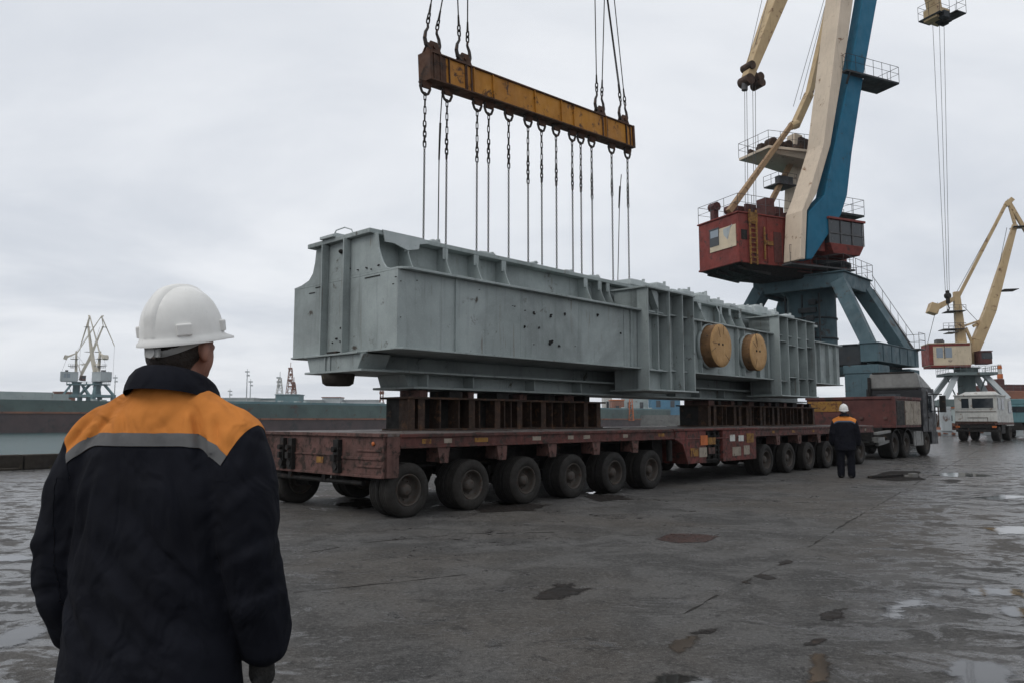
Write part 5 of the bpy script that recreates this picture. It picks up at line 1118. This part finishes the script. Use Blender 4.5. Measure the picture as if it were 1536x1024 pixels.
    arm = lambda c: abs(c.x) - (.236 + .42*(c.z - 1.335)) if c.z > 1.30 else abs(c.x) - .222
    for f in (fs_top, fs_bot, arm): cut(bm, f)
    grp = {'jacket': [], 'yoke': [], 'reflective_stripe': [], 'sleeveL': [], 'sleeveR': []}
    bm.normal_update()
    for fc in bm.faces:
        c = fc.calc_center_median()
        if c.z > 1.30 and arm(c) > 0: grp['sleeveL' if c.x < 0 else 'sleeveR'].append(fc)
        elif fs_bot(c) < 0 or c.z < 1.30: grp['jacket'].append(fc)
        elif fs_top(c) < 0: grp['reflective_stripe'].append(fc)
        else: grp['yoke'].append(fc)
    # sleeves below the armhole go with the sleeve
    jk = []
    for fc in grp['jacket']:
        c = fc.calc_center_median()
        if c.z <= 1.30 and abs(c.x) > .262 - max(0, (1.2 - c.z))*.03: grp['sleeveL' if c.x < 0 else 'sleeveR'].append(fc)
        else: jk.append(fc)
    J0 = emit(bm, 'jacket', M['navy'], P, jk)
    emit(bm, 'yoke', M['yoke'], J0, grp['yoke'], .003); emit(bm, 'reflective_stripe', M[stripe], J0, grp['reflective_stripe'], .004)
    for k in ('sleeveL', 'sleeveR'): emit(bm, 'sleeve', M['navy'], J0, grp[k], .0015)
    bm.free()
    # collar: an upright rolled band around the neck
    cb = MB(); n2 = 40; rows = []
    for z, r, yy in ((1.542,.134,-.002),(1.56,.131,-.002),(1.585,.123,.0),(1.602,.112,.004),(1.609,.101,.008),(1.598,.090,.008),(1.53,.092,.0)):
        for i in range(n2):
            a = 2*PI*i/n2; back = .5 - .5*math.sin(a)
            rows.append((.006 + r*.95*math.cos(a), .02 + yy + r*math.sin(a)*1.05, z - .07*(1 - back)**1.2))
    cb.add(rows, [(j*n2+i, j*n2+(i+1) % n2, (j+1)*n2+(i+1) % n2, (j+1)*n2+i) for j in range(6) for i in range(n2)], True); cb.build('collar', M['navy'], P)
    # gloves with five fingers
    for s in (-1, 1):
        a, e, w = arms[s]; q = w + Vector((-s*.004, .008, -.05)); g = [('c',w + Vector((0,0,.0)),.040,q,.036,.75), ('c',q,.036,q + Vector((-s*.005,.012,-.055)),.040,.6)]
        base = q + Vector((-s*.006,.014,-.06))
        for i, (dy, L) in enumerate(((.033,.062),(.011,.072),(-.011,.066),(-.032,.05))):
            p = base + Vector((0, dy, -.012)); k = p + Vector((-s*.006, .004, -L*.55)); t = k + Vector((-s*.022, .004, -L*.42)); g += [('c',p,.0125,k,.0115), ('c',k,.0115,t,.010)]
        p = q + Vector((-s*.012,.036,-.02)); k = p + Vector((-s*.02,.022,-.035)); g += [('c',p,.015,k,.013), ('c',k,.013,k + Vector((-s*.014,.002,-.03)),.011)]
        emit(voxel(g, max(.0045, vox*.6), 2), 'glove', M['glove'], P)
    # trousers and boots
    tr = [('c',(0,0,.93),.15,(0,0,.80),.155,.85)]
    for s in (-1, 1): tr += [('c',(s*.085,0,.86),.13,(s*fx,.015,.50),.104), ('c',(s*fx,.015,.50),.104,(s*fx,-.005,.12),.093), ('c',(s*fx,-.005,.12),.093,(s*fx,.0,.085),.092)]
    emit(voxel(tr, max(.010, vox), 4, [(.10,.02)]), 'trousers', M['navy'], P)
    for s in (-1, 1):
        R2 = Matrix.Rotation(-s*.25, 3, 'Z'); c = Vector((s*fx, 0, 0)); f = lambda x, y, z: c + R2 @ Vector((x, y, z))
        b2 = voxel([('c',f(0,-.03,.15),.055,f(0,-.035,.05),.05), ('c',f(0,-.045,.042),.042,f(0,.09,.040),.045), ('c',f(0,.09,.040),.045,f(0,.15,.034),.036)], .008, 2)
        for v in b2.verts: v.co.z = max(.0, v.co.z)
        emit(b2, 'boot', M['boot'], P)
    # hard hat
    hb = MB(); cz = 1.695; n3 = 56; prof = []
    for j in range(15):
        a = j/14*PI/2; prof.append((math.cos(a), math.sin(a)))
    rows = []
    tilt = Matrix.Rotation(.20, 3, 'X')
    def HP(x, y, z): q = tilt @ Vector((x, y, z)); return H(q.x, q.y, cz + q.z)
    def rim(a): return 1 + (.38*max(0, math.sin(a))**5)      # visor to the front
    for r, k in ((1.135,-.012),(1.14,-.006),(1.03,.004)):
        for i in range(n3):
            a = 2*PI*i/n3; ext = .010*(r - 1)/.14 + .034*max(0, math.sin(a))**3*(r - 1.03)/.11
            rows.append(HP((.104 + ext)*math.cos(a), (.126 + ext)*math.sin(a), k - .006*max(0, math.sin(a))**3*(r - 1.03)/.11))
    for cx_, sz in prof:
        for i in range(n3):
            a = 2*PI*i/n3; k = max(cx_, .002); g_ = 1.0
            ridge = .007*math.exp(-(math.cos(a)*cx_*.112/.022)**2)*min(1, sz*3)*(1 if sz > .25 else 0)
            rr_ = cx_**.86 if cx_ > 0 else 0; ridge = 0
            rows.append(HP(.104*rr_*math.cos(a), .126*rr_*math.sin(a), .012 + .140*sz + ridge))
    nr = len(rows)//n3
    hb.add(rows, [(j*n3+i, j*n3+(i+1) % n3, (j+1)*n3+(i+1) % n3, (j+1)*n3+i) for j in range(nr - 1) for i in range(n3)], True)
    inner = [HP((.104 + (.010 if q_ == 0 else -.006))*math.cos(2*PI*i/n3), (.126 + (.010 if q_ == 0 else -.006))*math.sin(2*PI*i/n3) + (.03*max(0, math.sin(2*PI*i/n3))**3 if q_ == 0 else 0), -.013 if q_ == 0 else .01) for q_ in range(2) for i in range(n3)]
    hb.add(inner, [(i, (i+1) % n3, n3 + (i+1) % n3, n3 + i) for i in range(n3)], True)
    HH = hb.build('hard_hat', M['helmet'], P)
    for a in (math.radians(-142), math.radians(-38), math.radians(-90) , math.radians(35), math.radians(145)):
        if abs(a + PI/2) < .1: continue
        c = HP(.103*math.cos(a), .125*math.sin(a), .028); Rz = Rh @ tilt @ Matrix.Rotation(a + PI/2, 3, 'Z')
        b = MB(); b.cbox(c, (.042,.016,.034), Rz); b.build('strap_slot', M['helmet'], HH, .004)
    rg = MB(); rows = []; nn = 25
    for j in range(nn):
        f = j/(nn - 1); a = -.35 + f*(PI + .7) - PI/2 - 0 
        t_ = math.pi*f; c_ = math.cos(t_); y = .126*math.copysign(abs(c_)**.86, c_); z = .012 + .140*math.sin(t_)
        for x, dz in ((-.022,0),(-.016,.005),(0,.007),(.016,.005),(.022,0)):
            k = 1 if .12 < f < .88 else 0
            nrm = Vector((0, math.cos(t_), math.sin(t_))); p = Vector((x, y, z)) + nrm*(dz*k - (.003 if dz == 0 else 0)); rows.append(HP(*p))
    rg.add(rows, [(j*5+i, j*5+i+1, (j+1)*5+i+1, (j+1)*5+i) for j in range(nn - 1) for i in range(4)], True); rg.build('crown_ridge', M['helmet'], HH)
    sb = MB(); rows = []; ns = 28
    for j in range(ns):
        a = math.radians(-168 + 156*j/(ns - 1)); sag = math.sin((a + PI)/1.0)
        dip = .030*math.sin(PI*j/(ns - 1))
        for z, o_ in ((.006,0),(-.018 - dip,.004),(-.018 - dip,.008),(.006,.004)): rows.append(HP((.088 + o_)*math.cos(a), (.108 + o_)*math.sin(a), z + .004))
    sb.add(rows, [(j*4+i, j*4+(i+1) % 4, (j+1)*4+(i+1) % 4, (j+1)*4+i) for j in range(ns - 1) for i in range(4)], True); sb.build('headband', M['strap'], HH)
    kb = MB(); c0 = HP(0, -.114, -.030); d0 = Rh @ Vector((0,-1,0)); kb.tube(c0, c0 + d0*.014, .017, .015, 14); kb.cbox(c0 + d0*.004, (.05,.01,.026), Rh); kb.build('ratchet_knob', M['strap'], HH, .002)
    return P
def voxel_join(bm0, parts, vox, sm, disp):
    me = bpy.data.meshes.new('t0'); bm0.to_mesh(me); bm0.free()
    bm = bmesh.new(); bm.from_mesh(me)
    for p in parts:
        a, ra, c, rb = Vector(p[1]), p[2], Vector(p[3]), p[4]; d = c - a; k = max(3, int(d.length/.012))
        for i in range(k + 1):
            f = i/k; res = bmesh.ops.create_icosphere(bm, subdivisions=2, radius=ra + (rb - ra)*f); bmesh.ops.translate(bm, vec=a + d*f, verts=res['verts'])
    bm.to_mesh(me); bm.free(); o = bpy.data.objects.new('t1', me); COL.objects.link(o)
    r = o.modifiers.new('r', 'REMESH'); r.mode = 'VOXEL'; r.voxel_size = vox
    s = o.modifiers.new('s', 'SMOOTH'); s.iterations = sm; s.factor = .5
    for (sc, st) in disp:
        tx = bpy.data.textures.new('fold', 'CLOUDS'); tx.noise_scale = sc; tx.noise_depth = 1
        dd = o.modifiers.new('d', 'DISPLACE'); dd.texture = tx; dd.strength = st; dd.mid_level = .5; dd.texture_coords = 'LOCAL'
    dg = bpy.context.evaluated_depsgraph_get(); dg.update()
    out = bmesh.new(); out.from_mesh(bpy.data.meshes.new_from_object(o.evaluated_get(dg)))
    bpy.data.objects.remove(o); bpy.data.meshes.remove(me); return out
worker('worker seen close from behind in white hard hat and dark jacket with orange yoke', (-.975, 2.2, 0), math.radians(-12), math.radians(-9), .007)
fw = ground(1270, 716)
worker('distant standing worker in white hard hat beside the trailer front wheels', (fw.x, fw.y, 0), math.radians(-22), math.radians(4), .012, 'bluestripe', stance=.01, fine=False)
# ------------------------------------------------------------------ light and camera
SUN_EL = math.radians(48); SUN_AZ = math.radians(234)     # from behind and to the left of the camera (azimuth clockwise from +Y)
w = bpy.data.worlds.new('World'); SC.world = w; w.use_nodes = True
n = w.node_tree.nodes; l = w.node_tree.links
sky = n.new('ShaderNodeTexSky'); sky.sky_type = 'NISHITA'; sky.sun_disc = False; sky.sun_elevation = SUN_EL; sky.sun_rotation = SUN_AZ
tc = n.new('ShaderNodeTexCoord').outputs['Generated']
sx = n.new('ShaderNodeSeparateXYZ'); l.new(tc, sx.inputs[0])
zz = _math(n, l, 'ADD', _math(n, l, 'MAXIMUM', sx.outputs[2], 0.0), .16)
cx = n.new('ShaderNodeCombineXYZ'); l.new(_math(n, l, 'DIVIDE', sx.outputs[0], zz), cx.inputs[0]); l.new(_math(n, l, 'DIVIDE', sx.outputs[1], zz), cx.inputs[1])
cl = _noise(n, l, _map(n, l, cx.outputs[0], (.55,.8,1)), .9, 7, .55, .5)
k = 10.0
c1 = _mix(n, l, _ramp(n, l, cl, .36, .65), (.67*k,.71*k,.775*k), (.90*k,.925*k,.965*k))
up = _ramp(n, l, sx.outputs[2], .2, 1.0, 0, 1)
c1 = _mix(n, l, up, c1, (.92*k,.94*k,.97*k))
c2 = _mix(n, l, .96, sky.outputs[0], c1)
bg = n['Background']; l.new(c2, bg.inputs['Color']); bg.inputs['Strength'].default_value = .1
sd = bpy.data.lights.new('sun', 'SUN'); sd.energy = .95; sd.angle = math.radians(30); sd.color = (1, .97, .93)
so = bpy.data.objects.new('sun', sd); COL.objects.link(so); so['kind'] = 'structure'
dirv = Vector((math.sin(SUN_AZ)*math.cos(SUN_EL), math.cos(SUN_AZ)*math.cos(SUN_EL), math.sin(SUN_EL)))
so.rotation_euler = dirv.to_track_quat('Z', 'Y').to_euler()
cam = bpy.data.cameras.new('camera'); co = bpy.data.objects.new('camera', cam); COL.objects.link(co)
co.location = CAM; co.rotation_euler = (PI/2 + PITCH, 0, 0)
cam.sensor_width = 36; cam.lens = F/1536*36; cam.clip_start = .05; cam.clip_end = 8000
SC.camera = co
SC.view_settings.view_transform = 'Standard'; SC.view_settings.look = 'None'; SC.view_settings.exposure = 0; SC.view_settings.gamma = 1
SC.cycles.max_bounces = 6
try: SC.cycles.use_denoising = True
except Exception: pass

HZ = 0.0002
if HZ:
    b = MB(); b.box(-1150, 1150, -950, 1250, -6, 70); hz = b.build('haze', bpy.data.materials.new('haze_air')); tag(hz, kind='stuff')
    m = hz.data.materials[0]; m.use_nodes = True; nn = m.node_tree.nodes; nn.clear(); o_ = nn.new('ShaderNodeOutputMaterial'); pv = nn.new('ShaderNodeVolumePrincipled')
    pv.inputs['Color'].default_value = (.93,.95,.98,1); pv.inputs['Density'].default_value = HZ; pv.inputs['Anisotropy'].default_value = .2
    m.node_tree.links.new(pv.outputs[0], o_.inputs['Volume'])
